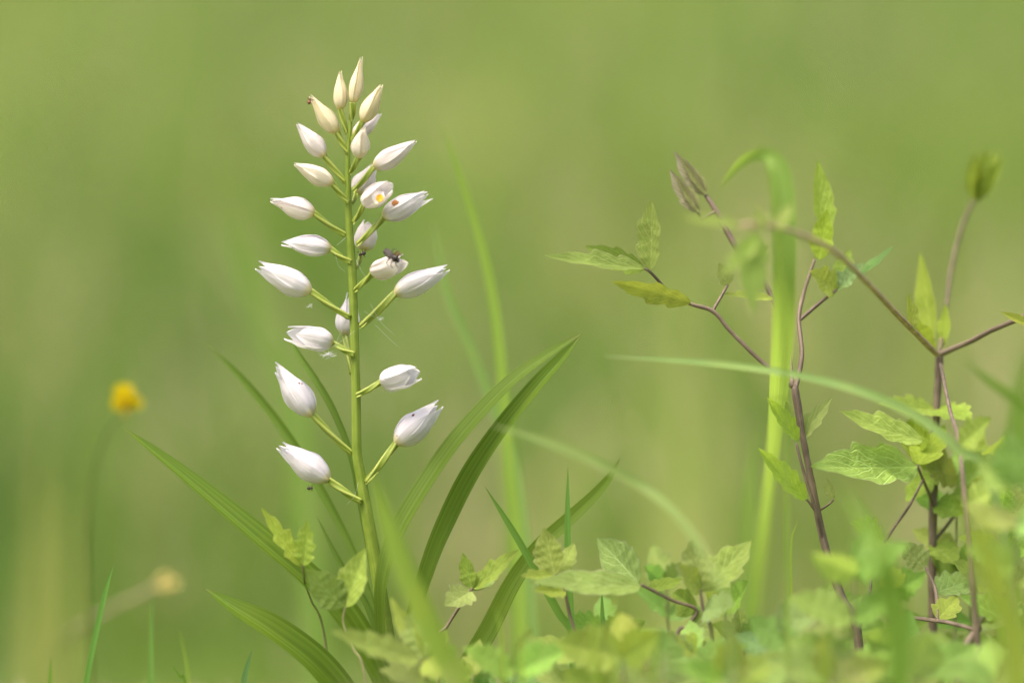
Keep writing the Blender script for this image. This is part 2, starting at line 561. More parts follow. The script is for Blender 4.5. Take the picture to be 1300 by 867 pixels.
def bud(parent, base, tip, width, sepals=None, bend=0.0, prof=None, cream=(1, 1, 1), core_len=0.86, stains=(), seed=0):
    """closed or half-open orchid flower: the core is the part, its outer tepals are sub-parts.
    sepals: (angle deg, length factor, flare px, half span deg)"""
    prof = prof or PROFILE
    b, e = pt(base), pt(tip)
    d = base[2] if len(base) > 2 else 0
    W = width * 0.83 * mpp(d) / 2
    ax = e - b
    L = ax.length
    ax.normalize()
    e1 = ax.cross(-FWD)
    e1 = (e1 - ax * e1.dot(ax)).normalized()
    e2 = e1.cross(ax).normalized()               # towards the camera
    up = Vector((0, 0, 1))
    bdir = (up - ax * up.dot(ax)).normalized()
    rnd = random.Random(seed + int(base[0] * 31 + base[1]))
    nph = Vector((rnd.uniform(0, 50), rnd.uniform(0, 50), 0))

    def surf(v, th, lenf, rad_off, flare, lift):
        r = W * lerp_table(prof, min(v, 1)) * (1 + rad_off)
        r *= 1 + 0.055 * math.cos(3 * th + nph.x) * (1 - v * .5) + 0.09 * noise.noise(Vector((math.cos(th), math.sin(th), v * 2.5)) * 1.6 + nph)
        p = b + ax * (L * lenf * v) + (e1 * math.cos(th) + e2 * math.sin(th)) * (r + lift)
        p += bdir * (bend * W * 2 * (v ** 2.2 - 0.3 * v))
        return p

    # core
    n, seg = 22, 20
    verts, faces, uvs = [], [], []
    for i in range(n):
        v = i / (n - 1)
        for j in range(seg):
            th = 2 * math.pi * j / seg
            verts.append(surf(v, th, core_len, -0.09, 0, 0))
            uvs.append((j / seg, v))
    for i in range(n - 1):
        for j in range(seg):
            j2 = (j + 1) % seg
            faces.append((i * seg + j, i * seg + j2, (i + 1) * seg + j2, (i + 1) * seg + j))
    faces.append(tuple(range(seg))[::-1])
    faces.append(tuple((n - 1) * seg + j for j in range(seg)))
    part = mesh_obj('flower_bud', verts, faces, M_TEPAL, parent, origin=b, uvs=uvs, color=cream)
    mat = M_TEPAL
    if stains:
        loc = []
        for (sx, sy, r) in stains:
            # mark lies where the sight line meets the front of the bud
            w = pt((sx, sy, d))
            v = max(0.02, min(0.98, (w - b).dot(ax) / L))
            rr = W * lerp_table(prof, v)
            off = (w - b - ax * (w - b).dot(ax)).dot(e1)
            z = math.sqrt(max(rr * rr - off * off, 0))
            q = w + e2 * z - b
            loc.append((q.x, q.y, q.z, r * mpp(d)))
        mat = tepal_mat('stained_tepal', loc)
    sepals = sepals or [(35 + rnd.uniform(-22, 22), 1.0, 0.15, 66), (262 + rnd.uniform(-12, 12), 0.97, 0, 78), (150 + rnd.uniform(-18, 22), 0.98, 0.15, 68)]
    for si, (thd, lenf, flare, span) in enumerate(sepals):
        n, m = 26, 12
        verts, faces, uvs = [], [], []
        cth = R(thd)
        lay = 0.01 + 0.055 * (si % 3)
        for i in range(n):
            v = i / (n - 1)
            sp = R(span) * (1 - max(0, (v - 0.30) / 0.70) ** 2.8) ** 0.62 + 0.01
            for j in range(m + 1):
                u = j / m * 2 - 1
                th = cth + u * sp
                fl = flare * mpp(d) * (v ** 3.2)
                lf = 0.13 * W * abs(u) ** 6 * min(1, v * 3)
                groove = W * math.sin(math.pi * min(1, v)) * (-0.09 * math.exp(-(u * 6) ** 2) - 0.05 * math.exp(-((abs(u) - .55) * 8) ** 2))
                p = surf(v, th, lenf, lay, 0, lf + groove)
                p += (e1 * math.cos(cth) + e2 * math.sin(cth)) * fl
                verts.append(p)
                uvs.append((j / m, v))
        for i in range(n - 1):
            for j in range(m):
                q = i * (m + 1) + j
                faces.append((q, q + 1, q + m + 2, q + m + 1))
        o = mesh_obj('sepal', verts, faces, mat, part, origin=b, uvs=uvs, color=cream)
    return part


# ------------------------------------------------------------------ ground and meadow
def ground_z(x, y):
    far = max(0.0, y - 6.0)
    return dip(y) + 0.0026 * far * far / (1 + far * 0.02) + 0.012 * noise.noise(Vector((x * 0.7, y * 0.7, 0))) * min(1, abs(y) + abs(x))


def build_ground():
    xs = np.concatenate([-np.geomspace(120, 0.5, 26), np.linspace(-0.4, 0.4, 9), np.geomspace(0.5, 120, 26)])
    ys = np.concatenate([-np.geomspace(60, 0.6, 16), np.linspace(-0.5, 1.5, 15), np.geomspace(1.7, 160, 50)])
    verts = [(x, y, ground_z(x, y) - 0.004) for y in ys for x in xs]
    nx = len(xs)
    faces = [(j * nx + i, j * nx + i + 1, (j + 1) * nx + i + 1, (j + 1) * nx + i) for j in range(len(ys) - 1) for i in range(nx - 1)]
    m, nt = new_mat('meadow_soil')
    a = obj_noise(nt, 3.0, 6)
    b = obj_noise(nt, 60.0, 4)
    c = mix_rgb(nt, 'MIX', ramp(nt, a, 0.35, 0.65), (0.10, 0.145, 0.03), (0.165, 0.205, 0.05))
    c = mix_rgb(nt, 'MIX', math_n(nt, 'MULTIPLY', ramp(nt, b, 0.5, 0.7), 0.5), c, (0.11, 0.10, 0.04))
    finish(nt, c, c, 0.0, 0.9, b, 0.6, 0.01)
    o = mesh_obj('ground', verts, faces, m, None, origin=(0, 0, 0))
    o['kind'] = 'structure'


build_ground()


def grass_mass(name, label, bands, mat, seed):
    """one uncountable mass of blades; every band: (count, y0, y1, half width at y0, half width at y1, height fn, blade width fn)"""
    rng = np.random.default_rng(seed)
    V, F, C, off = [], [], [], 0
    for (cnt, y0, y1, hw0, hw1, hf, wf, keep) in bands:
        f = rng.random(cnt) ** 1.4
        y = y0 + (y1 - y0) * f
        hw = hw0 + (hw1 - hw0) * (y - y0) / (y1 - y0)
        x = (rng.random(cnt) * 2 - 1) * hw
        if keep is not None:
            k = keep(x, y)
            x, y = x[k], y[k]
        cnt = len(x)
        z = np.array([ground_z(a, b) for a, b in zip(x, y)]) - 0.006
        h = hf(x, y) * rng.uniform(0.45, 1.15, cnt)
        w = wf(y) * rng.uniform(0.6, 1.4, cnt)
        th = rng.random(cnt) * 2 * np.pi
        lean = rng.uniform(0.05, 0.75, cnt) * h
        la = rng.random(cnt) * 2 * np.pi
        lx, ly = np.cos(la) * lean, np.sin(la) * lean
        sx, sy = np.cos(th) * w / 2, np.sin(th) * w / 2
        P7 = np.zeros((cnt, 7, 3))
        for r, (t, ws) in enumerate(((0, 0.8), (0.4, 1.0), (0.75, 0.7))):
            cx, cy, cz = x + lx * t * t, y + ly * t * t, z + h * t * (1 - 0.12 * t)
            P7[:, 2 * r] = np.stack([cx - sx * ws, cy - sy * ws, cz], 1)
            P7[:, 2 * r + 1] = np.stack([cx + sx * ws, cy + sy * ws, cz], 1)
        P7[:, 6] = np.stack([x + lx, y + ly, z + h * 0.88], 1)
        V.append(P7.reshape(-1, 3))
        base = off + np.arange(cnt)[:, None] * 7
        tri = np.array([[0, 1, 3], [0, 3, 2], [2, 3, 5], [2, 5, 4], [4, 5, 6]])
        F.append((base[:, None, :] + tri[None]).reshape(-1, 3))
        off += cnt * 7
        # colour of each blade: lush, yellow-green or straw, in drifts
        dr = np.array([noise.noise(Vector((a * 1.1, b * 0.5, seed))) for a, b in zip(x, y)])
        d2 = np.array([noise.noise(Vector((a * 2.6 + 9, b * 0.9, seed))) for a, b in zip(x, y)])
        lush = np.array([0.12, 0.202, 0.058])
        yel = np.array([0.188, 0.265, 0.054])
        straw = np.array([0.40, 0.36, 0.22])
        fr = np.clip(0.5 + dr * 0.6 + rng.normal(0, 0.22, cnt), 0, 1)[:, None]
        c = lush * (1 - fr) + yel * fr
        st = (rng.random(cnt) < np.clip(0.18 + d2 * 0.55, 0.02, 0.7))[:, None]
        c = np.where(st, straw, c) * rng.uniform(0.8, 1.2, (cnt, 1))
        C.append(np.repeat(c, 7, axis=0))
    V, F, C = np.concatenate(V), np.concatenate(F), np.concatenate(C)
    me = bpy.data.meshes.new(name)
    me.vertices.add(len(V))
    me.vertices.foreach_set('co', V.astype(np.float32).ravel())
    me.loops.add(F.size)
    me.loops.foreach_set('vertex_index', F.astype(np.int32).ravel())
    me.polygons.add(len(F))
    me.polygons.foreach_set('loop_start', np.arange(0, F.size, 3, dtype=np.int32))
    me.polygons.foreach_set('loop_total', np.full(len(F), 3, dtype=np.int32))
    at = me.color_attributes.new('blade_colour', 'FLOAT_COLOR', 'POINT')
    at.data.foreach_set('color', np.concatenate([C, np.ones((len(C), 1))], 1).astype(np.float32).ravel())
    me.update(calc_edges=True)
    me.validate()
    me.materials.append(mat)
    o = bpy.data.objects.new(name, me)
    col.objects.link(o)
    o['kind'] = 'stuff'
    tag(o, label, 'grass')
    return o


def meadow_mat():
    m, nt = new_mat('meadow_blades')
    a = N(nt, 'ShaderNodeVertexColor', layer_name='blade_colour')
    t = mix_rgb(nt, 'MULTIPLY', 1.0, a.outputs[0], (1.9, 1.9, 1.2))
    finish(nt, a.outputs[0], t, 0.45, 0.6, spec=0.12)
    return m


M_MEADOW = meadow_mat()
CAMY = CAM.y


def h_back(x, y):
    return np.where(y < 1.5, 0.02 + 0.01 * y, np.clip(0.035 + 0.1 * (y - 1.5), 0.03, 0.28))


def w_back(y):
    return np.clip(0.0028 + 0.0016 * y, 0.0028, 0.02)


def low_front(x, y):
    # short sward between the camera and the flower, all below the picture's lower edge
    z = CAM.z - (y - CAMY) * math.tan(PITCH + R(3.42)) - 0.012
    bx = (x / (y - CAMY) * D)
    return np.where((bx > -.03) & (y < -.03) & (y > -.45), np.clip(z + .03, .02, .1), np.clip(z, 0.012, 0.06))


grass_mass('meadow_grass', 'soft blurred green meadow grass filling the whole background', [
    (16000, 0.16, 1.2, 0.5, 0.9, h_back, w_back, None),
    (42000, 1.1, 6.0, 0.9, 2.6, h_back, w_back, None),
    (1700, 1.5, 8.0, 0.9, 3.0, lambda x, y: 0.20 + 0.04 * y, lambda y: 0.006 + 0.0016 * y, None),
    (52000, 6.0, 40.0, 2.6, 12.0, h_back, w_back, None)], M_MEADOW, 3)
grass_mass('short_grass', 'short low grass on the ground around the orchid and towards the camera', [
    (14000, -1.2, 0.2, 0.6, 0.5, low_front, lambda y: 0.0026 + 0 * y, None)], M_MEADOW, 5)

# ------------------------------------------------------------------ the orchid
ORC = pt((505, None, 0))
orchid = thing('orchid', 'white orchid spike of many closed buds on one upright green stem, in sharp focus', 'orchid', ORC)
STEM = [(505, None, 0), (503, 890, 0), (491, 802, 0), (478, 722, 0), (467, 660, 0), (458, 605, 0), (453, 574, 0), (452, 505, 0), (449.5, 414, 0), (447, 345, 0), (443.5, 288, 0), (442, 244, 0), (442, 194, 0), (446, 150, 0)]
SW = [10, 9.5, 9, 8.4, 8, 6.8, 6.4, 6, 5.7, 5.4, 4.7, 3.8, 2.8, 2.0]
tube('stem', STEM, SW, M_STEM, orchid, n=90, seg=16, ribs=6, rib_amp=0.05, twist=2.5, color=(0.95, 1, 0.9))


def ovary(part, a, b, r0, r1, twist=6.0, sag=0.0, tint=(1, 1, 1)):
    mx, my = (a[0] + b[0]) / 2, (a[1] + b[1]) / 2 + sag
    md = (a[2] + b[2]) / 2
    tube('ovary', [a, (mx, my, md), b], [r0, (r0 + r1) / 2 * 1.08, r1], M_OVARY, part, n=18, seg=18, ribs=3, rib_amp=0.19, twist=twist, color=tint)


CR = (1.03, 0.985, 0.69)     # greenish cream of the youngest buds
CR2 = (1.03, 0.995, 0.84)
CR3 = (1.02, 0.99, 0.94)
# base, tip, width, stem point, ovary radii, options
BUDS = [
    dict(b=(448, 132, -.001), t=(459, 72, 0), w=19.5, s=(446, 152, 0), r=(3.2, 4.2), cream=CR, bend=0.0),
    dict(b=(432.5, 140, 0), t=(432, 90, 0), w=20, s=(440, 169, 0), r=(2.6, 3.6), cream=CR),
    dict(b=(460.5, 155, -.004), t=(485, 107, -.006), w=24, s=(446, 179, 0), r=(2.8, 3.8), cream=CR),
    dict(b=(429, 169, 0), t=(393, 121, 0), w=24, s=(441, 194, 0), r=(3, 4), cream=CR),
    dict(b=(449, 173, .007), t=(483, 144, .011), w=22, s=(446, 186, .002), r=(3, 3), cream=CR3, sep=[(60, 1, 2, 70), (180, .95, 0, 70), (300, 1, 2, 70)]),
    dict(b=(456.5, 200, -.008), t=(461.5, 162, -.013), w=26, s=(444.5, 219, -.001), r=(2.6, 3.8), cream=CR2, stains=[(457, 194, 2.0), (461.5, 166, 1.4)]),
    dict(b=(412.5, 198.5, 0), t=(376.5, 156.5, 0), w=26, s=(438, 231, 0), r=(3, 3.8), cream=CR3),
    dict(b=(423, 233, -.002), t=(373.5, 206.5, -.003), w=26, s=(442, 257, -.001), r=(3, 3.6), cream=CR2, bend=-.12),
    dict(b=(474, 213, -.003), t=(529.5, 180, -.003), w=27, s=(448, 242, -.001), r=(3, 3.8), cream=CR3, bend=.1),
    dict(b=(452.5, 246, .006), t=(476, 208, .009), w=31, s=(446, 258, .002), r=(3, 3.2), cream=CR3, sep=[(40, 1, 3, 72), (150, .93, 2, 72), (280, 1, 1, 72)]),
    dict(b=(462, 259, -.005), t=(496, 235, -.012), w=29, s=(448.5, 282, -.001), r=(2.6, 3.6), cream=CR3, prof=BLUNT, open_flower=True,
         sep=[(172, 1.0, 2, 62), (15, .98, 3, 48), (268, 1.0, 0, 80)], core=.62),
    dict(b=(486.5, 276, -.003), t=(543, 245, -.004), w=33, s=(453, 310, -.002), r=(3.2, 4), cream=(1, 1, 1), stains=[(503, 258.5, 5.6)],
         sep=[(55, 1.0, 1.5, 62), (165, .96, 2, 66), (330, 1.03, 9, 62), (230, 1, 0, 70)], core=.74),
    dict(b=(399.5, 271, 0), t=(343, 252.5, 0), w=29, s=(439.5, 299, 0), r=(3.2, 3.8), cream=CR3, bend=-.1, stains=[(358, 264, 1.5)]),
    dict(b=(420.5, 316, 0), t=(358, 304.5, 0), w=30, s=(446, 333, -.001), r=(3.2, 3.8), cream=(1, 1, 1), bend=-.22, sep=[(70, 1, 1, 74), (200, 1, 1.5, 74), (320, .95, 1, 74)]),
    dict(b=(461, 318, .007), t=(468, 280, .009), w=31, s=(452, 340, .002), r=(3, 3.4), cream=CR3, prof=BLUNT, sep=[(165, 1.0, 1, 70), (20, .95, 4, 60), (80, .9, 0, 60), (270, 1, 0, 70)]),
    dict(b=(472.5, 346, -.007), t=(513, 331, -.016), w=30, s=(450.5, 368, -.002), r=(3, 3.6), cream=CR3, prof=BLUNT, sep=[(75, 1, 2, 66), (190, 1, 3, 66), (310, 1, 2, 70)]),
    dict(b=(501, 373, 0), t=(570, 341, 0), w=33, s=(456.5, 414, 0), r=(4, 4.8), cream=(1, 1, 1), bend=.08, sep=[(140, 1, 3, 70), (260, .96, 0, 74), (40, 1, 3, 70)]),
    dict(b=(395, 370, 0), t=(326, 337, 0), w=36, s=(444, 403, -.001), r=(3.4, 4.2), cream=(1, 1, 1), bend=.02, sep=[(45, 1.0, 6, 66), (260, .97, 0, 74), (140, 1.0, 5, 70)]),
    dict(b=(438, 426, .008), t=(446, 372, .010), w=33, s=(446, 474, .001), r=(3, 3.6), cream=(1, 1, 1), sep=[(170, 1, 3, 72), (10, .98, 5, 66), (90, .9, 0, 66), (270, 1, 0, 70)]),
    dict(b=(423, 435, 0), t=(364, 421, -.001), w=33, s=(450, 450, -.002), r=(3.4, 3.8), cream=(1, 1, 1), bend=-.05, prof=BLUNT, sep=[(350, 1.0, 2, 50), (85, .82, 0, 60), (190, 1.02, 3, 62), (270, 1, 0, 70)], core=.7),
    dict(b=(396.5, 527, 0), t=(349, 463, 0), w=38, s=(447, 576, 0), r=(3.6, 4.4), cream=(.985, .98, 1), sep=[(35, 1.03, 1, 72), (265, .98, 0, 74), (150, .9, 4, 68)], stains=[(380.5, 486, 1.6), (383.5, 487, 1.3)]),
    dict(b=(483.5, 484.5, -.003), t=(531, 473, -.008), w=34, s=(452.5, 501, -.002), r=(3.2, 3.8), cream=(1, 1, 1), prof=BLUNT, sep=[(160, 1.0, 2, 60), (80, .85, 0, 62), (345, 1.03, 3, 62), (260, 1, 0, 72)], core=.7, stains=[(507, 477, 1.2)]),
    dict(b=(502.5, 563, 0), t=(559, 512, 0), w=39, s=(464, 612, -.001), r=(3.6, 4.4), cream=(.99, .985, 1), sep=[(140, 1.02, 4, 66), (265, .95, 0, 74), (40, 1.0, 5, 66)], stains=[(524.5, 526.5, 2.4), (542.5, 522, 1.3), (504, 553, 1.2)]),
    dict(b=(418, 609, 0), t=(353, 566, 0), w=39, s=(458.5, 637, -.002), r=(3.8, 4.4), cream=(.99, .985, 1), bend=.05, sep=[(40, .97, 6, 66), (265, 1, 0, 74), (150, 1, 3, 68)]),
]
for i, q in enumerate(BUDS):
    part = bud(orchid, q['b'], q['t'], q['w'], q.get('sep'), q.get('bend', 0), q.get('prof'), q.get('cream', (1, 1, 1)), q.get('core', .86), q.get('stains', ()), seed=i)
    b = q['b']
    fx, fy = q['t'][0] - b[0], q['t'][1] - b[1]
    fl = math.hypot(fx, fy)
    end = (b[0] + fx / fl * 2.0, b[1] + fy / fl * 2.0, b[2])
    ovary(part, q['s'], end, q['r'][0] * 0.95, q['r'][1] * 0.95, twist=5 + (i % 4), sag=1.5)
    # small pointed bract under the ovary
    s = q['s']
    big = i in (20, 22, 23)
    k = 0.42 if big else 0.22
    ribbon('bract', [(s[0], s[1] + 2, s[2] - .0005), (s[0] + (b[0] - s[0]) * k * .5, s[1] + (b[1] - s[1]) * k * .4 + 3, s[2] - .001), (s[0] + (b[0] - s[0]) * k, s[1] + (b[1] - s[1]) * k * .9 + (5 if big else 3), s[2] - .001)], [3, 2.6, .4], M_OVARY, part, ang=30, fold=.4, n=10, m=4)
    if q.get('open_flower'):
        # yellow-marked lip inside the open mouth
        leaflet('lip', (476, 259, -.0125), (487, 243, -.0115), 15, part, roll=10, fold=.35, curl=.2, teeth=0, mat=M_TEPAL, n=14, m=6)
        leaflet('lip_mark', (480.5, 257, -.0131), (484, 247, -.0125), 8.5, part, roll=10, fold=.3, curl=.2, teeth=0, mat=M_LIP, n=12, m=6, wide_at=.45)

OL = lambda pts, w, **k: ribbon('leaf', pts, w, M_ORCHID_LEAF, orchid, **k)
# long left leaf
OL([(497, 905, -.002), (470, 850, -.006), (430, 785, -.010), (385, 738, -.012), (330, 690, -.012), (255, 625, -.008), (200, 578, -.004), (155, 542, 0)], [24, 44, 50, 46, 38, 28, 15, .8], ang=[-30, -48, -52, -52, -50, -48, -40, -30], fold=.8, color=(1.0, 1.05, .95), n=60)
# lower left leaf
OL([(480, 960, .0), (440, 897, -.008), (395, 845, -.012), (345, 805, -.012), (300, 775, -.010), (261, 747, -.006)], [24, 42, 50, 44, 27, .8], ang=[-20, -40, -48, -48, -42, -30], fold=.75, color=(1.0, 1.05, .95), n=50)
# right leaf clasping the stem
OL([(490, 850, -.003), (486, 790, -.005), (487, 735, -.007), (503, 680, -.006), (537, 620, -.004), (585, 552, 0), (645, 488, .003), (697, 449, .005), (737, 424, .006)], [14, 17, 20, 25, 28, 28, 22, 14, .8], ang=[40, 38, 36, 38, 42, 45, 45, 40, 35], fold=[.9, .8, .6, .4, .35, .3, .3, .3, .3], color=(1.0, 1.0, 1.0), n=64)
# far right leaf
OL([(507, 900, .004), (523, 800, .006), (549, 715, .006), (572, 660, .005), (602, 602, .004), (640, 545, .003), (683, 491, .003), (715, 454, .003), (736, 427, .004)], [16, 20, 26, 29, 30, 28, 23, 15, .8], ang=[30, 34, 36, 36, 38, 40, 40, 36, 30], fold=.7, color=(.96, 1.0, .95), n=64)
# leaf rising low to the right
OL([(520, 965, .004), (575, 875, .006), (618, 805, .006), (650, 742, .006), (682, 697, .006), (720, 661, .006), (755, 628, .006), (775, 604, .006), (787, 582, .006)], [18, 24, 26, 23, 20, 18, 14, 9, .6], ang=15, fold=.35, color=(1.05, 1.05, 1.0), n=56)
# narrow leaves behind the stem
OL([(490, 840, .006), (478, 780, .012), (458, 722, .018), (436, 672, .024), (402, 610, .030), (362, 546, .036), (312, 484, .045), (264, 437, .055)], [8, 11, 12, 13, 15, 15, 11, .8], ang=35, fold=.5, color=(.95, 1.0, 1.05), n=50)
OL([(487, 800, .006), (462, 660, .010), (447, 580, .012), (425, 522, .016), (402, 482, .020), (380, 450, .026), (366, 426, .032)], [6, 8, 10, 11, 11, 9, .8], ang=35, fold=.5, color=(.95, 1.0, 1.15), n=44)
OL([(500, 880, .008), (470, 775, .010), (445, 735, .013), (425, 700, .016), (402, 655, .02)], [8, 10, 10, 8, .8], ang=35, fold=.5, color=(.95, 1.0, 1.15), n=30)

# ------------------------------------------------------------------ insects, silk and fluff on the orchid
def lathe_chain(ctrs, radii, seg=12, n=28):
    s = spline([(*c, r) for c, r in zip(ctrs, radii)], n)
    verts, faces = [], []
    a = Vector((0.3, 1, 0.2)).normalized()
    for i, x in enumerate(s):
        c = Vector(x[:3])
        t = (Vector(s[min(i + 1, n - 1)][:3]) - Vector(s[max(i - 1, 0)][:3])).normalized()
        a = (a - t * a.dot(t)).normalized()
        b = t.cross(a)
        for j in range(seg):
            th = 2 * math.pi * j / seg
            verts.append(c + (a * math.cos(th) + b * math.sin(th)) * max(x[3], 1e-5))
    for i in range(n - 1):
        for j in range(seg):
            j2 = (j + 1) % seg
            faces.append((i * seg + j, i * seg + j2, (i + 1) * seg + j2, (i + 1) * seg + j))
    faces.append(tuple(range(seg))[::-1])
    faces.append(tuple((n - 1) * seg + j for j in range(seg)))
    return verts, faces


def join(parts):
    V, F = [], []
    for v, f in parts:
        o = len(V)
        V += v
        F += [tuple(i + o for i in q) for q in f]
    return V, F


def small_bee():
    d = -.0195
    u = mpp(d)
    q = lambda x, y, dd=0.0: P(x, y, d + dd)
    body = lathe_chain([q(487.5, 319, .001), q(489, 320), q(493, 322.5), q(497, 325), q(498.6, 326), q(501, 327.6), q(503, 329), q(504, 329.8), q(505.8, 331), q(507, 331.6)],
                       [.7 * u, 3.0 * u, 4.6 * u, 4.1 * u, 2.8 * u, 4.8 * u, 4.7 * u, 2.8 * u, 3.5 * u, 1 * u], n=40, seg=14)
    limbs = []
    for (a, b, c) in (((495, 328), (491, 333), (493, 338)), ((499, 330), (496, 336), (499, 341)), ((502, 332), (503, 337), (506, 340)), ((500, 323), (505, 319), (508, 322)), ((503, 325), (508, 323), (511, 326)), ((496, 322), (499, 317), (504, 316))):
        limbs.append(lathe_chain([q(*a), q(*b, -.001), q(*c, .0008)], [.65 * u, .5 * u, .3 * u], seg=6, n=10))
    for (a, b) in (((506, 330), (511, 330)), ((505.5, 332), (509, 336))):
        limbs.append(lathe_chain([q(*a), q((a[0] + b[0]) / 2, (a[1] + b[1]) / 2 - 1, -.0008), q(*b)], [.4 * u, .4 * u, .3 * u], seg=5, n=8))
    V, F = join([body] + limbs)
    t = thing('small_bee', 'small dark bee clinging to a white bud', 'bee', q(499, 326))
    mesh_obj('body', V, F, M_BUG, t)
    for (a, b, w) in (((500, 323, -.001), (487.5, 317, -.002), 6), ((501, 325, -.0016), (488, 321.5, -.0028), 6)):
        leaflet('wing', (a[0], a[1], d + a[2]), (b[0], b[1], d + b[2]), w, t, roll=25, fold=.1, curl=.05, teeth=0, mat=M_WING, n=14, m=5, wide_at=.6)
    # tan hairs on the back
    hairs = []
    for k in range(70):
        a = random.uniform(0, 6.283)
        rr = random.uniform(.3, 1) * 3.6
        c = (503 + math.cos(a) * rr + 1.2, 323.5 + math.sin(a) * rr * .7)
        b = q(*c, -.0006 * random.random())
        e = b + Vector((random.uniform(-.0005, .0007), random.uniform(-.0004, 0), random.uniform(.0001, .0007)))
        hairs.append(lathe_chain([b, (b + e) / 2, e], [.35 * u, .3 * u, .15 * u], seg=4, n=3))
    V, F = join(hairs)
    mesh_obj('hair', V, F, M_FUZZ, t)


small_bee()


def speck_insect(name, label, cat, x, y, d, size, ang, mat):
    u = mpp(d) * size
    c = P(x, y, d)
    ax = RIGHT * math.cos(R(ang)) + UP * math.sin(R(ang))
    sd = UP * math.cos(R(ang)) - RIGHT * math.sin(R(ang))
    body = lathe_chain([c - ax * u * 1.0, c - ax * u * .8, c - ax * u * .4, c, c + ax * u * .25, c + ax * u * .55, c + ax * u * .7, c + ax * u * .9, c + ax * u * 1.05],
                       [.05 * u, .35 * u, .52 * u, .4 * u, .22 * u, .36 * u, .2 * u, .28 * u, .06 * u], seg=10, n=24)
    limbs = []
    for s in (-1, 1):
        for k in (-.1, .35, .6):
            a = c + ax * u * k
            limbs.append(lathe_chain([a, a + sd * s * u * .7 + ax * u * (k - .3) * .5 - FWD * u * .1, a + sd * s * u * 1.05 + ax * u * (k - .3) * 1.1 + FWD * u * .3], [.1 * u, .08 * u, .05 * u], seg=5, n=6))
    V, F = join([body] + limbs)
    tag(mesh_obj(name, V, F, mat, None, origin=c), label, cat)


speck_insect('small_beetle', 'tiny rounded brown beetle at the tip of a cream bud near the top', 'beetle', 393, 129, -.003, 4.2, 70, M_BUGBROWN)
speck_insect('small_ant', 'tiny dark insect under the bud just behind the upper stem', 'insect', 460, 322.5, .001, 5.0, 200, M_BUG)
speck_insect('small_fly', 'tiny dark insect hanging beneath the lowest left bud', 'insect', 393.5, 619.5, -.003, 4.0, 5, M_BUG)


def strands(name, label, cat, lines, r_px, d=0.0):
    parts = []
    for ln in lines:
        ps = [P(x, y, dd) for x, y, dd in ln]
        parts.append(lathe_chain(ps, [r_px * MPP] * len(ps), seg=4, n=max(6, 3 * len(ps))))
    V, F = join(parts)
    tag(mesh_obj(name, V, F, M_SILK, None), label, cat)


rs = random.Random(4)
web = []
for (a, b) in (((441, 300), (427, 312)), ((452, 330), (468, 356)), ((470, 385), (500, 425)), ((462, 395), (486, 402)), ((476, 412), (505, 440)), ((450, 420), (410, 446)), ((440, 410), (425, 440)), ((425, 320), (438, 345)), ((455, 612), (440, 640))):
    mx, my = (a[0] + b[0]) / 2 + rs.uniform(-3, 3), (a[1] + b[1]) / 2 + rs.uniform(1, 5)
    web.append([(a[0], a[1], -.002), (mx, my, -.003), (b[0], b[1], -.002)])
strands('spider_silk', 'fine loose threads of spider silk strung between stem and buds', 'silk', web, .09)


def fluff(cx, cy, w, h, n, label, ang=0):
    ls = []
    for k in range(n):
        a = rs.uniform(0, 6.283)
        L = rs.uniform(.35, 1)
        ex, ey = math.cos(a) * L * w, math.sin(a) * L * h
        sx, sy = rs.uniform(-.3, .3) * w, rs.uniform(-.25, .25) * h
        ls.append([(cx + sx, cy + sy, -.003), (cx + (sx + ex) / 2 + rs.uniform(-2, 2), cy + (sy + ey) / 2 + rs.uniform(-2, 2), -.003 + rs.uniform(-.0008, .0008)), (cx + ex, cy + ey, -.003)])
    strands('seed_fluff', label, 'fluff', ls, .13)


fluff(416, 450, 13, 6, 34, 'white wisp of seed fluff caught below the middle left bud')
fluff(393, 388, 6, 4, 12, 'small white wisp of fluff under the long left bud with split tip')
fluff(483, 405, 6, 4, 10, 'faint white wisp of fluff right of the stem under the long right bud')

# ------------------------------------------------------------------ clematis shoots
PAIR = (1, 1, 1)
YG = (1.25, 1.22, .8)
PALE = (1.25, 1.2, 1.3)
DARK = (.72, .8, .7)
BLUE = (.95, 1.05, 1.35)


def shoot(label, base, stems, leaves, buds=(), name='clematis_shoot', cat='clematis', group=None, mat=None):
    t = thing(name, label, cat, pt(base), group)
    for k, st in enumerate(stems):
        pts, rad = st[:2]
        tube('stem' if k == 0 else 'branch', pts, [q * .9 for q in rad], mat or M_PURPLE, t, n=max(14, 9 * len(pts)), seg=9, ribs=3, rib_amp=.08, twist=3, wob=.15, color=st[2] if len(st) > 2 else None)
    for k, lf in enumerate(leaves):
        b, e, w = lf[:3]
        kw = dict(lf[3]) if len(lf) > 3 else {}
        leaflet('leaf', b, e, w, t, seed=k, **kw)
    for b, e, w in buds:
        o = leaflet('leaf_bud', b, e, w, t, roll=20, fold=.9, curl=.1, teeth=2, amp=.2, mat=M_BUDLEAF, under=True)
        leaflet('bud_scale', (b[0] + 1, b[1], b[2] - .001), (e[0] + 6, e[1] + 12, e[2] - .001), w * .8, o, roll=-30, fold=.8, curl=.1, teeth=1, amp=.2, mat=M_BUDLEAF, under=True, color=(.85, 1.0, .6))
    return t


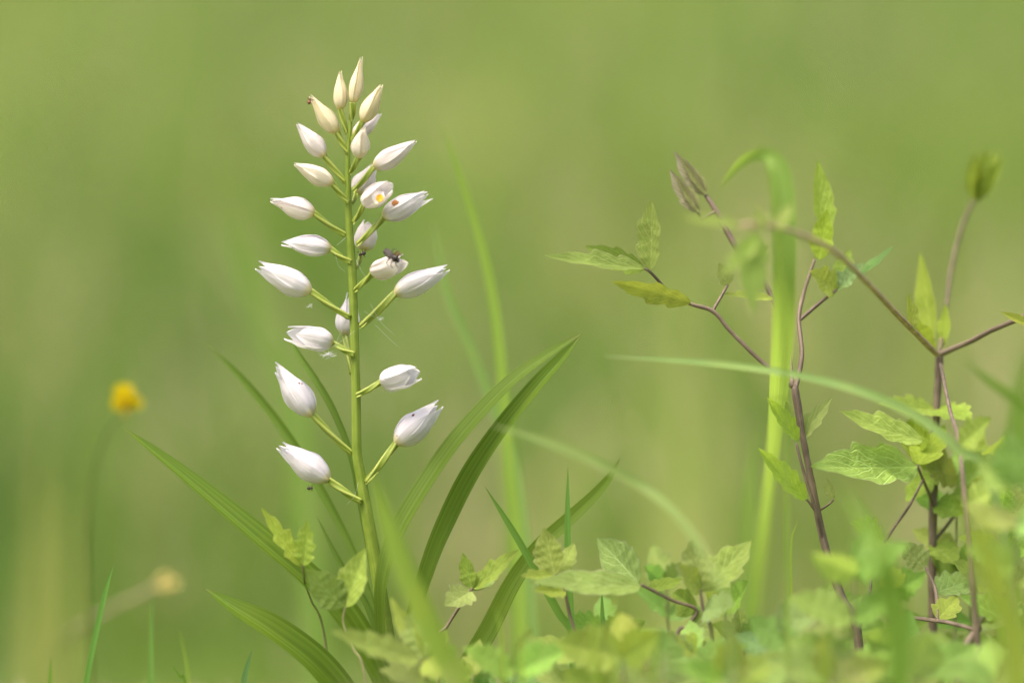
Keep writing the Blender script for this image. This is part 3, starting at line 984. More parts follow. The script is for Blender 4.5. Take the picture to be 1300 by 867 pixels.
L = lambda b, e, w, **k: (b, e, w, k)
shoot('purple-stemmed clematis shoot in near focus with a toothed leaf pair pointing left', (1094, None, 0), [
    ([(1098, None, .002), (1090, 812, 0), (1066, 752, 0), (1045, 684, 0), (1030, 610, 0), (1018, 550, 0), (1010, 500, 0), (1007.5, 487, 0)], [7, 6.5, 6.2, 5.6, 5.0, 4.8, 5.6, 2]),
    ([(1008, 492, 0), (968, 460, 0), (927, 420, 0), (905, 395, 0), (875, 385, 0), (848, 368, .002), (826, 346, 0), (818, 341, 0)], [3.6, 3, 2.8, 3.0, 2.5, 2.2, 2, 1.6]),
    ([(1010, 494, 0), (1018, 450, .004), (1014, 405, .010), (1021, 370, .016), (1034, 330, .02)], [3.8, 3.4, 3.2, 2.6, 2]),
    ([(1014, 407, .010), (1040, 385, .014), (1062, 368, .02)], [2.8, 2.6, 2.0]),
    ([(1006, 490, .002), (1000, 440, .012), (981, 379, .018), (957, 340, .020), (935, 314, .020), (909, 268, .022), (896, 248, .024)], [3, 3, 3.4, 3.8, 4.4, 3.8, 3]),
    ([(1045, 690, 0), (1036, 650, -.003), (1021, 602, -.004), (1011, 563, -.003)], [2.6, 2.6, 2.4, 1.9]),
    ([(1037, 651, -.003), (1026, 636, -.004), (1022, 633, -.004)], [1.8, 1.6, 1.4]),
    ([(1086, 808, 0), (1102, 765, .002), (1106, 735, .004)], [3, 2.6, 2]),
    ([(909, 268, .022), (892, 278, .02), (886, 270, .02)], [2.4, 2.2, 2]),
    ([(904, 396, 0), (918, 372, .004), (924, 362, .006)], [2.2, 2, 1.6]),
    ([(1037, 650, 0), (1052, 640, .003), (1058, 634, .004)], [1.8, 1.6, 1.4]),
], [
    L((818, 341, -.001), (687, 328, -.008), 34, roll=50, fold=.45, curl=.05, teeth=3, amp=.36, color=(.95, 1, .85)),
    L((818, 342, .002), (742, 312, .010), 30, roll=15, fold=.3, curl=.0, teeth=3, amp=.3, color=(.85, .95, .6), under=True),
    L((826, 343, -.001), (829, 255, -.002), 36, roll=-32, fold=.5, curl=.06, teeth=2, amp=.22, color=(1.1, 1.1, .95), wide_at=.42),
    L((877, 385, -.001), (775, 353, -.008), 34, roll=35, fold=.2, curl=.1, teeth=3, amp=.34, color=(1.0, .97, .6), under=True),
    L((924, 362, .006), (911, 333, .004), 24, roll=20, fold=.5, teeth=2, color=PALE),
    L((956, 340, .018), (978, 312, .02), 18, roll=40, fold=.5, teeth=2, color=PAIR),
    L((1014, 558, -.006), (969, 503, -.016), 24, roll=25, fold=.5, curl=.1, teeth=4, color=(1.45, 1.65, .85)),
    L((1013, 557, .001), (1000, 508, .006), 24, roll=20, fold=.4, teeth=2, color=PALE),
    L((1012, 560, .000), (1057, 506, .006), 24, roll=25, fold=.5, curl=.1, teeth=3, color=PAIR),
    L((1024, 634, -.006), (957, 568, -.016), 29, roll=22, fold=.45, curl=.12, teeth=4, amp=.28, color=(1.45, 1.65, .85)),
    L((1058, 635, .004), (1050, 606, .006), 16, roll=30, fold=.5, teeth=2, color=PALE),
    L((1046, 300, .024), (1034, 204, .03), 34, roll=-35, fold=.5, curl=.1, teeth=2, amp=.2, color=(1.3, 1.4, .8)),
    L((1040, 330, .02), (1052, 265, .02), 34, roll=30, fold=.2, teeth=2, color=(1.2, 1.3, .5)),
    L((1062, 368, .02), (1025, 345, .012), 40, roll=30, fold=.3, teeth=2, color=YG),
    L((1062, 368, .02), (1100, 335, .02), 36, roll=55, fold=.3, teeth=2, color=(.75, .9, 1.1)),
    L((1090, 352, .022), (1137, 316, .03), 18, roll=60, fold=.4, teeth=1, color=(.6, .85, .8)),
    L((1062, 366, .02), (1080, 320, .03), 30, roll=30, fold=.3, teeth=2, color=(.9, 1, .6)),
    L((981, 379, .014), (918, 378, .005), 26, roll=-60, fold=.3, teeth=2, color=YG),
], [((896, 248, .024), (857, 191, .026), 21), ((887, 271, .02), (851, 214, .022), 20)])

shoot('tall clematis shoot at the right with forked dark stem and blurred seed-like head', (1186, None, .035), [
    ([(1188, None, .035), (1184, 742, .035), (1186, 600, .035), (1190, 500, .035), (1192, 456, .035), (1192.5, 446, .035)], [6.5, 6.2, 5.8, 5.4, 6, 2.5]),
    ([(1192, 450, .035), (1200, 405, .05), (1208, 340, .075), (1222, 285, .09), (1236, 255, .10)], [3.4, 3.4, 3.6, 3.4, 3], (.75, .85, .6)),
    ([(1192, 450, .035), (1230, 434, .03), (1262, 418, .02), (1310, 398, .01)], [4, 4, 3.6, 3.6]),
    ([(1190, 450, .033), (1145, 405, -.01), (1100, 358, -.05), (1057, 318, -.08), (1000, 292, -.11), (960, 286, -.12), (938, 286, -.12)], [4, 4.2, 4, 4, 3.4, 3, 2.4], (2.7, 2.6, 2.4)),
    ([(1194, 462, .03), (1206, 520, -.01), (1218, 566, -.04), (1229, 682, -.05), (1239, 790, -.05), (1243, 850, -.05)], [2.6, 2.8, 3, 3.6, 4.4, 5]),
    ([(1184, 690, .035), (1215, 650, .04), (1240, 620, .05)], [2.6, 2.2, 2]),
    ([(1187, 648, .035), (1180, 628, .03), (1171, 607, .022), (1164, 590, .018)], [2.2, 2.2, 2, 1.8]),
    ([(1172, 609, .022), (1154, 642, .02), (1136, 668, .02), (1122, 690, .02)], [1.9, 2, 2, 1.6]),
], [
    L((938, 286, -.12), (862, 282, -.125), 20, roll=50, fold=.5, teeth=0, color=(1.32, 1.32, 1.10)),
    L((958, 292, -.12), (950, 400, -.12), 44, roll=20, fold=.2, teeth=2, color=(1.26, 1.38, 1.10)),
    L((972, 290, -.12), (957, 262, -.12), 20, roll=20, teeth=1, color=(1.49, 1.44, 1.40)),
    L((1183, 440, .045), (1172, 322, .055), 26, roll=25, fold=.7, teeth=1, amp=.15, color=(1.26, 1.26, 0.70)),
    L((1186, 448, .03), (1148, 395, .02), 22, roll=30, fold=.6, teeth=1, color=(1.21, 1.26, 0.60)),
    L((1198, 440, .04), (1203, 386, .045), 18, roll=30, fold=.6, teeth=1, color=(1.21, 1.26, 0.60)),
    L((1310, 414, .0), (1268, 397, .0), 12, roll=30, fold=.6, teeth=1, amp=.1, color=(1.38, 1.26, 0.70)),
    L((1164, 592, .018), (1025, 596, -.02), 66, roll=38, fold=.3, curl=.05, teeth=3, amp=.3, color=(1.26, 1.44, 1.15)),
    L((1172, 560, .01), (1060, 528, -.0), 44, roll=45, fold=.3, teeth=3, color=(1.38, 1.44, 1.10)),
    L((1164, 590, .018), (1200, 545, .03), 44, roll=35, fold=.2, teeth=2, color=(1.15, 1.22, 0.50)),
    L((1180, 560, .02), (1148, 540, .03), 50, roll=30, fold=.2, teeth=2, color=(1.15, 1.22, 0.50)),
    L((1240, 620, .05), (1300, 570, .05), 62, roll=30, fold=.3, teeth=3, color=(1.09, 1.26, 0.80)),
    L((1240, 620, .05), (1235, 535, .06), 56, roll=30, fold=.2, teeth=3, color=(1.26, 1.32, 0.70)),
    L((1240, 622, .05), (1200, 600, .05), 36, roll=40, fold=.2, teeth=2, color=(1.03, 1.20, 0.60)),
    L((960, 300, -.12), (918, 352, -.12), 30, roll=25, fold=.2, teeth=2, color=(1.35, 1.4, 1.2)),
    L((984, 292, -.115), (1008, 258, -.115), 20, roll=25, fold=.3, teeth=2, color=(1.4, 1.35, 1.3)),
    L((1160, 420, .0), (1150, 372, .0), 18, roll=30, fold=.6, teeth=1, color=(1.3, 1.25, .8)),
    L((1240, 622, .05), (1262, 680, .04), 54, roll=35, fold=.3, teeth=4, color=(1.15, 1.25, .9)),
    L((1242, 618, .05), (1310, 650, .04), 54, roll=40, fold=.3, teeth=4, color=(1.3, 1.35, 1.0)),
    L((1218, 566, -.04), (1262, 530, -.05), 40, roll=35, fold=.3, teeth=3, color=(1.25, 1.3, .9)),
    L((1224, 640, -.045), (1268, 622, -.05), 44, roll=40, fold=.3, teeth=4, color=(1.3, 1.35, 1.0)),
    L((1186, 590, .035), (1130, 556, .02), 46, roll=40, fold=.3, teeth=4, color=(1.25, 1.3, .8)),
    L((1240, 615, .05), (1275, 548, .04), 52, roll=30, fold=.3, teeth=4, color=(1.38, 1.44, 0.90)),
    L((1245, 618, .05), (1305, 615, .03), 50, roll=45, fold=.3, teeth=4, color=(1.26, 1.38, 0.90)),
    L((1190, 520, .035), (1110, 518, .02), 40, roll=50, fold=.3, teeth=4, color=(1.38, 1.44, 0.90)),
    L((1191, 518, .035), (1235, 540, .02), 46, roll=45, fold=.3, teeth=4, color=(1.32, 1.44, 0.80)),
    L((1188, 600, .035), (1150, 640, .03), 40, roll=40, fold=.3, teeth=3, color=(1.26, 1.38, 0.80)),
    L((1186, 640, .035), (1235, 655, .03), 50, roll=45, fold=.3, teeth=4, color=(1.15, 1.32, 0.80)),
    L((1122, 690, .02), (1075, 665, .01), 48, roll=40, fold=.3, teeth=4, color=(1.32, 1.44, 0.90)),
    L((1184, 690, .035), (1215, 720, .03), 46, roll=40, fold=.3, teeth=4, color=(1.38, 1.44, 1.00)),
], name='clematis_shoot')
# the blurred head at the end of the tall fork
_t = [o for o in bpy.data.objects if o.name == 'clematis_shoot.001'][0]
for k in range(7):
    a = -70 + 22 * k
    leaflet('leaf_bud', (1238 + k, 256 - abs(k - 3), .10 + .002 * (k % 3)), (1252 + 32 * math.sin(R(a)) * .8 + 4, 255 - 66 * math.cos(R(a) * .55), .10 + .006 * (k % 3 - 1)), 24, _t, roll=35 * (-1) ** k, fold=.6, teeth=2, amp=.2, mat=M_LEAFLET, color=(1.05, 1.1, .6), n=24, m=6)

# low shoot with thick bent stem, bottom right
shoot('thick bent purple clematis stem low in the right corner among leaves', (1215, None, -.04), [
    ([(1205, None, -.04), (1219, 850, -.04), (1240, 800, -.03), (1254, 776, -.02), (1275, 752, -.01), (1312, 725, 0)], [7, 6.5, 6, 5, 4.5, 4]),
    ([(1240, 800, -.03), (1212, 792, -.02), (1190, 788, 0), (1150, 785, .01), (1120, 800, .02)], [3.2, 3, 3, 2.6, 2.4]),
    ([(1190, 788, 0), (1188, 750, .01), (1175, 720, .015)], [3, 2.6, 2]),
], [
    L((1176, 722, .015), (1140, 690, .015), 40, roll=30, fold=.3, teeth=3, color=PALE),
    L((1188, 752, .01), (1240, 735, .02), 46, roll=45, fold=.3, teeth=3, color=(.9, 1.05, 1.1)),
    L((1190, 786, .0), (1215, 760, .01), 36, roll=30, fold=.3, teeth=2, color=YG),
    L((1150, 785, .01), (1105, 770, .0), 44, roll=45, fold=.3, teeth=3, color=PAIR),
    L((1254, 776, -.02), (1300, 800, -.05), 60, roll=30, fold=.2, teeth=3, color=(.95, 1.05, 1.0)),
])

# ------------------------------------------------------------------ low leafy sprigs
def sprig(label, base, stems, leaves, group='low leafy sprigs', mat=None):
    return shoot(label, base, stems, leaves, name='leafy_sprig', cat='sprig', group=group, mat=mat)


sprig('small three-leaved sprig against the long left orchid leaf', (430, None, .03), [
    ([(430, None, .03), (412, 810, .03), (395, 762, .012), (387, 740, -.012), (385, 722, -.02), (380, 708, -.02)], [1.6, 1.6, 1.5, 1.5, 1.6, 1.2])], [
    L((382, 718, -.02), (329, 646, -.020), 28, roll=30, fold=.5, teeth=3, amp=.5, color=(1.5, 1.5, .8)),
    L((383, 712, -.02), (352, 668, -.016), 26, roll=20, fold=.4, teeth=2, amp=.45, color=(1.4, 1.45, .9)),
    L((386, 718, -.021), (392, 659, -.022), 32, roll=20, fold=.4, teeth=3, amp=.45, color=(1.3, 1.4, .8)),
], mat=M_TANSTEM)
sprig('sprig with a folded pale upright leaf just left of the orchid stem base', (470, None, -.03), [
    ([(478, None, -.03), (464, 862, -.03), (448, 822, -.028), (436, 791, -.027), (438, 770, -.027)], [1.6, 1.5, 1.5, 1.5, 1.3])], [
    L((438, 771, -.027), (466, 696, -.027), 40, roll=-25, fold=.5, curl=.1, teeth=4, amp=.12, color=(1.35, 1.4, .95)),
    L((437, 770, -.027), (387, 722, -.03), 44, roll=15, fold=.15, teeth=2, amp=.25, color=(.85, .95, .75)),
], mat=M_TANSTEM)
sprig('blurred pale leaf cluster in front of the orchid stem foot', (520, None, -.06), [
    ([(540, None, -.06), (548, 900, -.06), (540, 858, -.06), (533, 836, -.06)], [3, 2.6, 2.4, 2])], [
    L((534, 838, -.06), (412, 806, -.075), 42, roll=42, fold=.3, teeth=4, color=(1.15, 1.15, .95)),
    L((535, 836, -.06), (528, 768, -.055), 44, roll=20, fold=.25, teeth=3, color=(1.15, 1.2, 1.1)),
    L((536, 838, -.06), (500, 757, -.05), 30, roll=35, fold=.3, teeth=2, color=YG),
    L((537, 840, -.06), (580, 860, -.07), 40, roll=30, fold=.2, teeth=2, color=YG),
    L((540, 862, -.06), (480, 852, -.06), 34, roll=40, fold=.2, teeth=2, color=PALE),
], mat=M_TANSTEM)
sprig('sprig with yellow-green leaf pair and a veined pale leaf right of the orchid stem', (560, None, -.012), [
    ([(540, None, -.012), (552, 830, -.012), (568, 794, -.012), (590, 760, -.012), (600, 746, -.012)], [3, 2.6, 2.4, 2.2, 1.8])], [
    L((599, 747, -.012), (589, 701, -.010), 24, roll=25, fold=.3, teeth=2, color=(.9, 1, .55)),
    L((600, 747, -.012), (662, 700, -.015), 32, roll=45, fold=.3, teeth=3, color=(.95, 1, .6)),
    L((598, 750, -.012), (563, 772, -.020), 38, roll=25, fold=.35, teeth=3, color=PALE),
    L((600, 749, -.012), (620, 735, -.0), 34, roll=40, fold=.4, teeth=2, color=(.95, 1.05, 1.0)),
])
sprig('sprig with one long grey-green leaf lying level and a broad leaf behind', (850, None, -.02), [
    ([(842, None, -.02), (857, 822, -.02), (872, 795, -.02), (884, 774, -.02), (854, 762, -.022), (830, 750, -.024), (814, 742, -.026)], [3, 2.6, 2.4, 2.6, 2.4, 2.4, 2])], [
    L((815, 744, -.026), (672, 741, -.04), 46, roll=52, fold=.2, curl=.04, teeth=2, amp=.1, color=(1.05, 1.12, 1.05)),
    L((812, 741, -.025), (763, 684, -.012), 56, roll=25, fold=.25, teeth=4, amp=.16, color=(1.0, 1.1, 1.15)),
    L((822, 748, -.023), (870, 738, -.018), 24, roll=50, fold=.3, teeth=2, color=(.85, .95, .5)),
    L((884, 774, -.02), (857, 752, -.01), 40, roll=25, fold=.3, teeth=1, color=(.8, .9, .55)),
    L((872, 795, -.02), (905, 800, -.02), 46, roll=30, fold=.3, teeth=3, color=(1.2, 1.2, 1.3)),
])
sprig('sprig with an upright crinkled leaf beside the vertical grass blade', (730, None, -.02), [
    ([(748, None, -.02), (737, 843, -.02), (722, 775, -.02), (716, 748, -.02), (705, 728, -.02)], [3, 2.6, 2.4, 2.2, 1.6])], [
    L((704, 730, -.02), (692, 669, -.018), 40, roll=20, fold=.4, teeth=4, amp=.18, color=(1.2, 1.15, .95)),
    L((708, 732, -.02), (730, 692, -.012), 30, roll=30, fold=.3, teeth=3, color=(1.1, 1.1, .9)),
    L((703, 730, -.02), (658, 735, -.03), 24, roll=50, fold=.3, teeth=2, color=(1.1, 1.1, .7)),
    L((718, 750, -.02), (675, 752, -.03), 26, roll=40, fold=.3, teeth=2, color=YG),
])
sprig('sprig of soft leaves with a pointed upright leaf at bottom centre right', (905, None, -.03), [
    ([(912, None, -.03), (905, 820, -.03), (893, 775, -.03), (889, 748, -.03)], [3, 2.8, 2.4, 1.8])], [
    L((889, 750, -.03), (881, 681, -.03), 48, roll=20, fold=.35, teeth=3, color=PALE),
    L((890, 752, -.03), (955, 690, -.02), 54, roll=35, fold=.3, teeth=3, color=(1.1, 1.15, .9)),
    L((890, 752, -.03), (860, 715, -.035), 34, roll=35, fold=.3, teeth=2, color=(1.2, 1.2, 1.0)),
    L((894, 775, -.03), (940, 770, -.05), 44, roll=40, fold=.3, teeth=3, color=(1.0, 1.1, 1.3)),
    L((905, 818, -.03), (850, 850, -.06), 60, roll=30, fold=.3, teeth=3, color=YG),
])

rs = random.Random(21)


def wild_sprig(label, x, top, d, size, tone, n=6):
    size *= 1.3
    tone = (tone[0] * .95, tone[1] * 1.04, tone[2] * 1.05)
    d *= .72 if d < 0 else 1
    """soft foreground sprig: stem, a terminal trio of leaves and pairs below"""
    gy = row_of_ground(d, -.004)
    lean = rs.uniform(-25, 25)
    mid = (x - lean * .4, (gy + top) / 2, d)
    stem = [((x - lean, None, d), mid, (x, top + size * .7, d))]
    stems = [(list(stem[0]), [2.2, 1.9, 1.4])]
    leaves = []
    for k in range(n):
        f = 0 if k < 3 else (k - 1) // 2 * .9
        by = top + size * (.72 + f * .75)
        a = (k - 1) * 62 if k < 3 else (-1) ** k * rs.uniform(55, 85)
        a += rs.uniform(-14, 14)
        Ln = size * rs.uniform(.75, 1.1)
        fy = math.cos(R(a)) * Ln * .8 + rs.uniform(-.1, .1) * Ln
        bx = x - lean * min(1, f * .25)
        c = tuple(q * rs.uniform(.88, 1.15) for q in tone)
        dd = rs.uniform(-.02, .02)
        leaves.append(L((bx, by, d), (bx + math.sin(R(a)) * Ln, by - fy, d + dd), Ln * rs.uniform(.55, .75), roll=rs.uniform(10, 50) * rs.choice((-1, 1)), fold=rs.uniform(.15, .5), curl=rs.uniform(-.1, .35), teeth=rs.choice((3, 4)), color=c))
    return sprig(label, (x - lean, None, d), stems, leaves, 'blurred leafy sprigs in the foreground', M_TANSTEM)


for a in [
    ('blurred pale sprig low in front, third of the way from the right edge', 1010, 765, -.10, 60, (1.1, 1.15, 1.0)),
    ('blurred yellow-green sprig at the bottom edge below the level grey-green leaf', 790, 772, -.11, 66, (1.15, 1.15, .75)),
    ('broad blurred pale leaf cluster in front of the right clematis stem', 1085, 668, -.13, 66, (1.05, 1.12, .9)),
    ('blurred sprig at the bottom edge under the near clematis stem', 1060, 800, -.14, 70, (1.15, 1.15, .85)),
    ('blurred bright sprig filling the bottom edge right of centre', 930, 800, -.12, 70, (1.15, 1.15, .75)),
    ('blurred blue-green sprig beside the tall yellow-green blade foot', 985, 785, -.07, 52, (.9, 1.1, 1.2)),
    ('blurred sprig low between the two clematis stems', 1150, 775, -.08, 56, (1.0, 1.08, .8)),
    ('blurred leaf cluster at the right edge above the thick bent stem', 1290, 560, -.16, 60, (1.2, 1.2, 1.0)),
    ('very blurred sprig in the bottom right corner', 1260, 800, -.16, 70, (1.05, 1.12, .95)),
    ('blurred sprig at the bottom edge below the forked right stem', 1165, 795, -.12, 66, (1.1, 1.15, .95)),
    ('faint yellow-green sprig at the bottom between orchid and centre', 655, 800, -.10, 56, (1.15, 1.15, .75)),
    ('low sprig with a rounded blue-green leaf at the bottom edge left of centre', 625, 838, -.03, 52, (.85, 1.05, 1.25)),
    ('dark leafy sprig half hidden behind the right clematis stem', 1230, 690, .05, 54, (.95, 1.05, .85)),
    ('sprig of crisp pale leaves behind the near clematis stem foot', 1130, 705, .05, 52, (1.05, 1.1, .8)),
    ('soft sprig at the right edge in the lower right leaves', 1285, 690, -.04, 56, (1.05, 1.12, .9)),
    ('blurred sprig behind the sprig row at bottom centre', 845, 700, .05, 44, (1.0, 1.1, .9)),
    ('soft green sprig low behind the bottom centre leaves', 770, 755, .03, 48, (.85, 1.0, .75)),
    ('soft sprig under the upright pointed leaf at bottom centre right', 880, 790, -.06, 56, (1.0, 1.1, 1.0)),
    ('small soft sprig at the bottom edge right of the orchid foot', 600, 815, -.05, 46, (1.1, 1.15, .85)),
    ('bright soft sprig under the level grey-green leaf', 735, 790, -.05, 50, (1.1, 1.15, .85)),
    ('pale low sprig at the bottom edge below the bent petiole', 850, 812, -.09, 56, (1.2, 1.2, 1.0)),
    ('soft sprig just left of the tall blade, lower right', 945, 765, -.03, 50, (1.1, 1.15, .9)),
    ('soft pale sprig low between tall blade and near clematis stem', 1015, 805, -.06, 56, (1.15, 1.2, 1.0)),
    ('soft yellow-green sprig under the right clematis fork', 1190, 805, -.05, 54, (1.15, 1.15, .8)),
    ('soft sprig at bottom between near and right clematis stems', 1120, 805, -.06, 56, (1.1, 1.15, .9)),
    ('bright leafy sprig behind the right stem at half its height', 1215, 560, .04, 50, (1.15, 1.15, .8)),
    ('yellow-green sprig at the right edge below the slanting blade', 1270, 600, .02, 54, (1.2, 1.18, .8)),
    ('low bright sprig behind the arching blade foot', 920, 730, .03, 46, (1.15, 1.15, .8)),
    ('small pale sprig at bottom just right of the orchid foot leaves', 560, 800, -.02, 38, (1.15, 1.15, .85)),
    ('pale soft sprig right of the tall yellow-green blade foot', 1040, 740, .03, 46, (1.1, 1.1, .9)),
]:
    wild_sprig(*a)

# ------------------------------------------------------------------ single grass blades
def blade(label, pts, w, ang=20, fold=.35, color=(1, 1, 1), group=None):
    o = ribbon('grass_blade', pts, w, M_GRASS, None, ang=ang, fold=fold, n=40, m=6, color=color)
    tag(o, label, 'grass blade', group)
    return o


SH = (.85, 1.0, .75)
blade('sharp slender grass blade slanting down right, left of the upright blade', [(790, None, 0), (737, 826, 0), (709, 776, 0), (684, 730, 0), (666, 698, 0), (645, 663, 0), (616, 618, 0)], [8, 10, 11, 11, 10, 8, .6], color=(.8, 1.0, .9))
blade('sharp upright grass blade standing straight in the lower centre', [(733, None, -.004), (726, 800, -.004), (722, 720, -.004), (721, 660, -.004), (721, 593, -.004)], [8, 9, 9, 8, .6], color=(.75, 1.0, .95))
blade('short dark upright grass blade below the level grey-green leaf', [(768, None, .01), (766, 810, .01), (765, 780, .01), (764, 748, .01)], [6, 6, 6, .6], color=(.7, .95, 1.0))
blade('slender dark blade rising at the lower left corner', [(92, None, .02), (110, 867, .02), (124, 795, .02), (134, 752, .02), (144, 718, .02)], [7, 8, 8, 6, .6], color=(.7, 1.0, .95))
blade('thin pale upright blade left of the lower orchid leaf', [(190, None, .05), (192, 867, .05), (192, 810, .05), (193, 756, .05)], [6, 7, 6, .6], color=(.9, 1.1, 1.2))
blade('short bluish blade tip at the bottom edge by the lower orchid leaf', [(300, None, .0), (309, 880, 0), (313, 850, 0), (320, 825, 0)], [7, 8, 7, .6], color=(.7, .9, 1.5))
blade('tiny blade tip leaning left at the bottom edge', [(255, None, .01), (236, 872, .01), (228, 858, .01), (217, 843, .01)], [5, 5, 4, .5], color=SH)
blade('tiny upright blade tip nearest the bottom left corner', [(62, None, .03), (63, 880, .03), (64, 858, .03), (65, 834, .03)], [5, 5, 5, .5], color=SH)

blade('tall blurred blade curving up behind the orchid to its right', [(668, None, .095), (658, 700, .095), (648, 600, .095), (640, 500, .095), (630, 400, .095), (612, 310, .095), (585, 225, .095), (562, 160, .095)], [20, 20, 18, 16, 14, 12, 9, 1], ang=30, color=(1.5, 1.5, 1.3))
blade('blurred bluish blade crossing behind the right orchid leaves', [(690, None, .12), (660, 620, .12), (628, 520, .12), (598, 440, .12), (568, 370, .12), (550, 285, .12)], [15, 15, 15, 14, 12, 1], ang=30, color=(1.35, 1.4, 2.0))
blade('broad pale blurred blade upright behind the orchid leaf fork', [(660, None, .22), (655, 690, .22), (648, 600, .22), (642, 540, .22), (636, 470, .22)], [24, 24, 22, 18, 1], ang=20, color=(1.3, 1.3, 1.3))
blade('pale arching blade bending over right of the orchid leaves, blurred', [(950, None, -.16), (925, 790, -.15), (902, 718, -.14), (868, 664, -.12), (825, 624, -.10), (760, 588, -.10), (690, 560, -.10), (625, 540, -.10)], [5, 6, 8, 10, 13, 14, 11, 1], ang=[20, 10, 0, -20, -30, -30, -30, -30], fold=.2, color=(1.25, 1.15, 1.7))
blade('long blurred blade lying across the two clematis stems', [(1330, None, -.06), (1265, 640, -.065), (1215, 570, -.07), (1160, 527, -.07), (1095, 498, -.07), (1010, 476, -.065), (900, 461, -.06), (768, 452, -.06)], [12, 13, 13, 13, 12, 10, 8, 1], ang=-25, color=(1.5, 1.5, 2.4))
blade('tall bright yellow-green blade with its tip folded over to the left', [(952, None, .22), (960, 790, .2), (968, 690, .17), (976, 620, .12), (984, 555, .06), (990, 480, -.02), (996, 390, -.07), (997, 300, -.08), (992, 225, -.08), (979, 200, -.078), (960, 196, -.074), (938, 208, -.07), (914, 238, -.066)], [9, 10, 12, 14, 19, 25, 29, 32, 29, 20, 15, 12, 1], ang=[15, 15, 15, 15, 15, 15, 15, 12, 10, 10, 25, 30, 30], fold=.3, color=(1.2, 1.25, 1.25))
blade('wide blurred blade crossing in front of the orchid stem foot', [(640, None, -.14), (590, 885, -.14), (558, 820, -.14), (528, 755, -.14), (505, 700, -.14), (488, 650, -.14), (472, 600, -.14)], [30, 32, 32, 30, 26, 18, 1], ang=20, color=(1.4, 1.35, 1.1))
blade('faint blurred blade rising behind the orchid on the left', [(420, None, .5), (375, 520, .5), (340, 420, .5), (310, 340, .5), (280, 270, .5)], [26, 26, 24, 18, 1], ang=20, color=(1.2, 1.3, 1.3))
blade('wide pale yellow blurred blade at the lower right corner', [(1300, None, -.3), (1292, 850, -.3), (1272, 760, -.3), (1250, 690, -.3), (1232, 630, -.3)], [40, 42, 40, 34, 2], ang=15, color=(1.5, 1.3, .9))
blade('dark green blurred blade in front of the lower right leaves', [(1150, None, -.22), (1145, 850, -.22), (1132, 760, -.22), (1118, 700, -.22), (1070, 620, -.2)], [34, 36, 34, 26, 1], ang=15, color=(.85, 1.0, .7))
blade('blurred blade slanting at the right edge below the forked stem', [(1420, None, .14), (1345, 550, .14), (1300, 515, .14), (1260, 485, .14), (1226, 458, .14)], [14, 14, 14, 11, 1], ang=30, color=(.95, 1.1, .9))
blade('faint vertical blade behind, left of the near clematis stem', [(950, None, .22), (951, 700, .22), (953, 620, .22), (957, 540, .22)], [15, 15, 13, 1], ang=30, color=(1.1, 1.2, 1.0))
blade('thin faint blade tip beside the folded top of the tall blade', [(1003, None, -.1), (997, 500, -.1), (990, 330, -.1), (978, 230, -.1), (960, 168, -.1)], [6, 6, 5, 4, .5], ang=30, color=(1.2, 1.2, 1.0))
blade('blurred dark blade upright at the right edge', [(1275, None, .3), (1285, 640, .3), (1290, 540, .3), (1296, 440, .3)], [22, 22, 20, 2], ang=20, color=(.85, 1.0, .7))
blade('green stalk-like blade at the right edge by the crisp leaves', [(1340, None, .02), (1310, 705, .02), (1285, 672, .02), (1262, 638, .02)], [10, 10, 9, 4], ang=20, fold=.8, color=(1.0, 1.1, .8))

rs = random.Random(9)
for k, (x, top, d, lb) in enumerate([
    (640, 770, -.09, 'fine pale strand leaning at bottom, left of the upright crinkled leaf'), (668, 790, -.10, 'short fine pale strand at bottom, under the level leaf tip'),
    (760, 768, -.12, 'fine bright strand at bottom, nearest the short dark blade'), (785, 745, -.12, 'tallest fine bright strand at bottom centre'),
    (808, 775, -.13, 'fine bright strand at bottom, under the petiole bend'), (835, 790, -.12, 'short fine bright strand leaning right at bottom centre'),
    (905, 770, -.14, 'fine pale strand at bottom beneath the arching blade foot'), (1005, 660, .02, 'thread-thin green stalk left of the near clematis stem'),
    (1050, 790, -.14, 'fine pale strand at bottom under the near clematis stem'), (240, 800, .06, 'thin yellowish strand at the bottom left, behind the lower orchid leaf')]):
    w = 5 if d < 0 else 3
    blade(lb, [(x + rs.uniform(-20, 20), None, d), (x + rs.uniform(-6, 6), top + 60, d), (x + rs.uniform(-14, 14), top, d)], [w, w, .5], color=(1.6, 1.5, 1.1), group='fine strands low in the foreground')

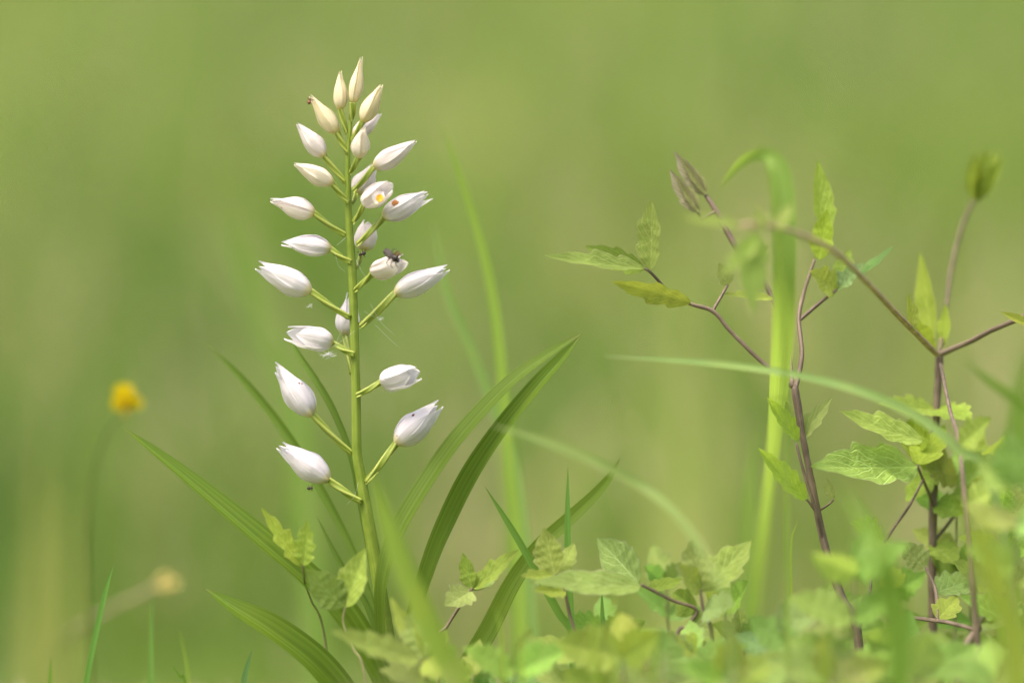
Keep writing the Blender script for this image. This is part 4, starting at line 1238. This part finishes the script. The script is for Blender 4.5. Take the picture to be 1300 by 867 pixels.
# faint far stems that break up the background
rs = random.Random(5)
for k, (x, d, top, w, c, lb) in enumerate([
    (860, .9, 300, 26, (1.9, 1.5, 2.2), 'faint straw-coloured stalk far behind, right of centre'),
    (900, 1.1, 330, 30, (1.9, 1.5, 2.2), 'second faint straw-coloured stalk far behind, right of centre'),
    (830, 1.2, 360, 22, (1.8, 1.5, 2.0), 'thin faint straw-coloured stalk far behind, left of the clematis'),
    (40, .8, 560, 30, (1.8, 1.3, 1.8), 'faint brownish stalk far behind at the left edge'),
    (80, .9, 600, 26, (1.8, 1.3, 1.8), 'faint brownish stalk far behind near the buttercup stem'),
]):
    blade(lb, [(x, None, d), (x + 3, (top + row_of_ground(d)) / 2, d), (x + rs.uniform(-15, 15), top, d)], [w, w, 2], ang=20, color=c, group='faint stalks in the background')

# ------------------------------------------------------------------ buttercup and dry seed head behind
bd = .17
bc = thing('buttercup', 'blurred yellow buttercup on a thin stalk at the far left', 'buttercup', pt((118, None, bd)))
tube('stem', [(118, None, bd), (110, 700, bd), (116, 610, bd), (135, 550, bd), (158, 522, bd)], [3.2, 3, 2.8, 2.6, 2.4], M_STEM, bc, n=30, seg=8, color=(.5, .55, .6))
for k in range(5):
    a = R(72 * k + 20)
    leaflet('petal', (160, 518, bd), (160 + 17 * math.cos(a), 508 - 19 * math.sin(a) - 3, bd - .004 + .004 * math.sin(a)), 25, bc, roll=12, fold=.4, curl=.35, teeth=0, mat=M_YELLOW, n=14, m=8, wide_at=.62)
V, F = lathe_chain([P(160, 520, bd - .001), P(160, 512, bd - .002), P(160, 507, bd - .002), P(160, 504, bd - .002)], [3 * MPP, 6 * MPP, 5 * MPP, 1 * MPP], n=12)
mesh_obj('flower_centre', V, F, M_YELLOW, bc, color=(.8, .7, .6))
sd_ = .28
sh = thing('dry_seed_head', 'blurred pale seed head on a bent dry stalk, lower left', 'seed head', pt((60, None, .62)))
tube('stem', [(60, None, .62), (72, 850, .55), (84, 812, .42), (104, 794, .3), (150, 768, sd_), (200, 744, sd_)], [2, 2, 2.2, 3.4, 2.6, 2.6], M_DRY, sh, n=30, seg=8, color=(.8, .8, .8))
for k in range(14):
    a = R(k * 137.5)
    rr = 14 * math.sqrt((k + .5) / 14)
    leaflet('scale', (206, 742, sd_), (214 + rr * math.cos(a), 738 - rr * math.sin(a), sd_ - .004 * (k % 3 - 1)), 12, sh, roll=30, fold=.4, teeth=0, mat=M_DRY, n=10, m=5, color=(1.3, 1.35, .8))
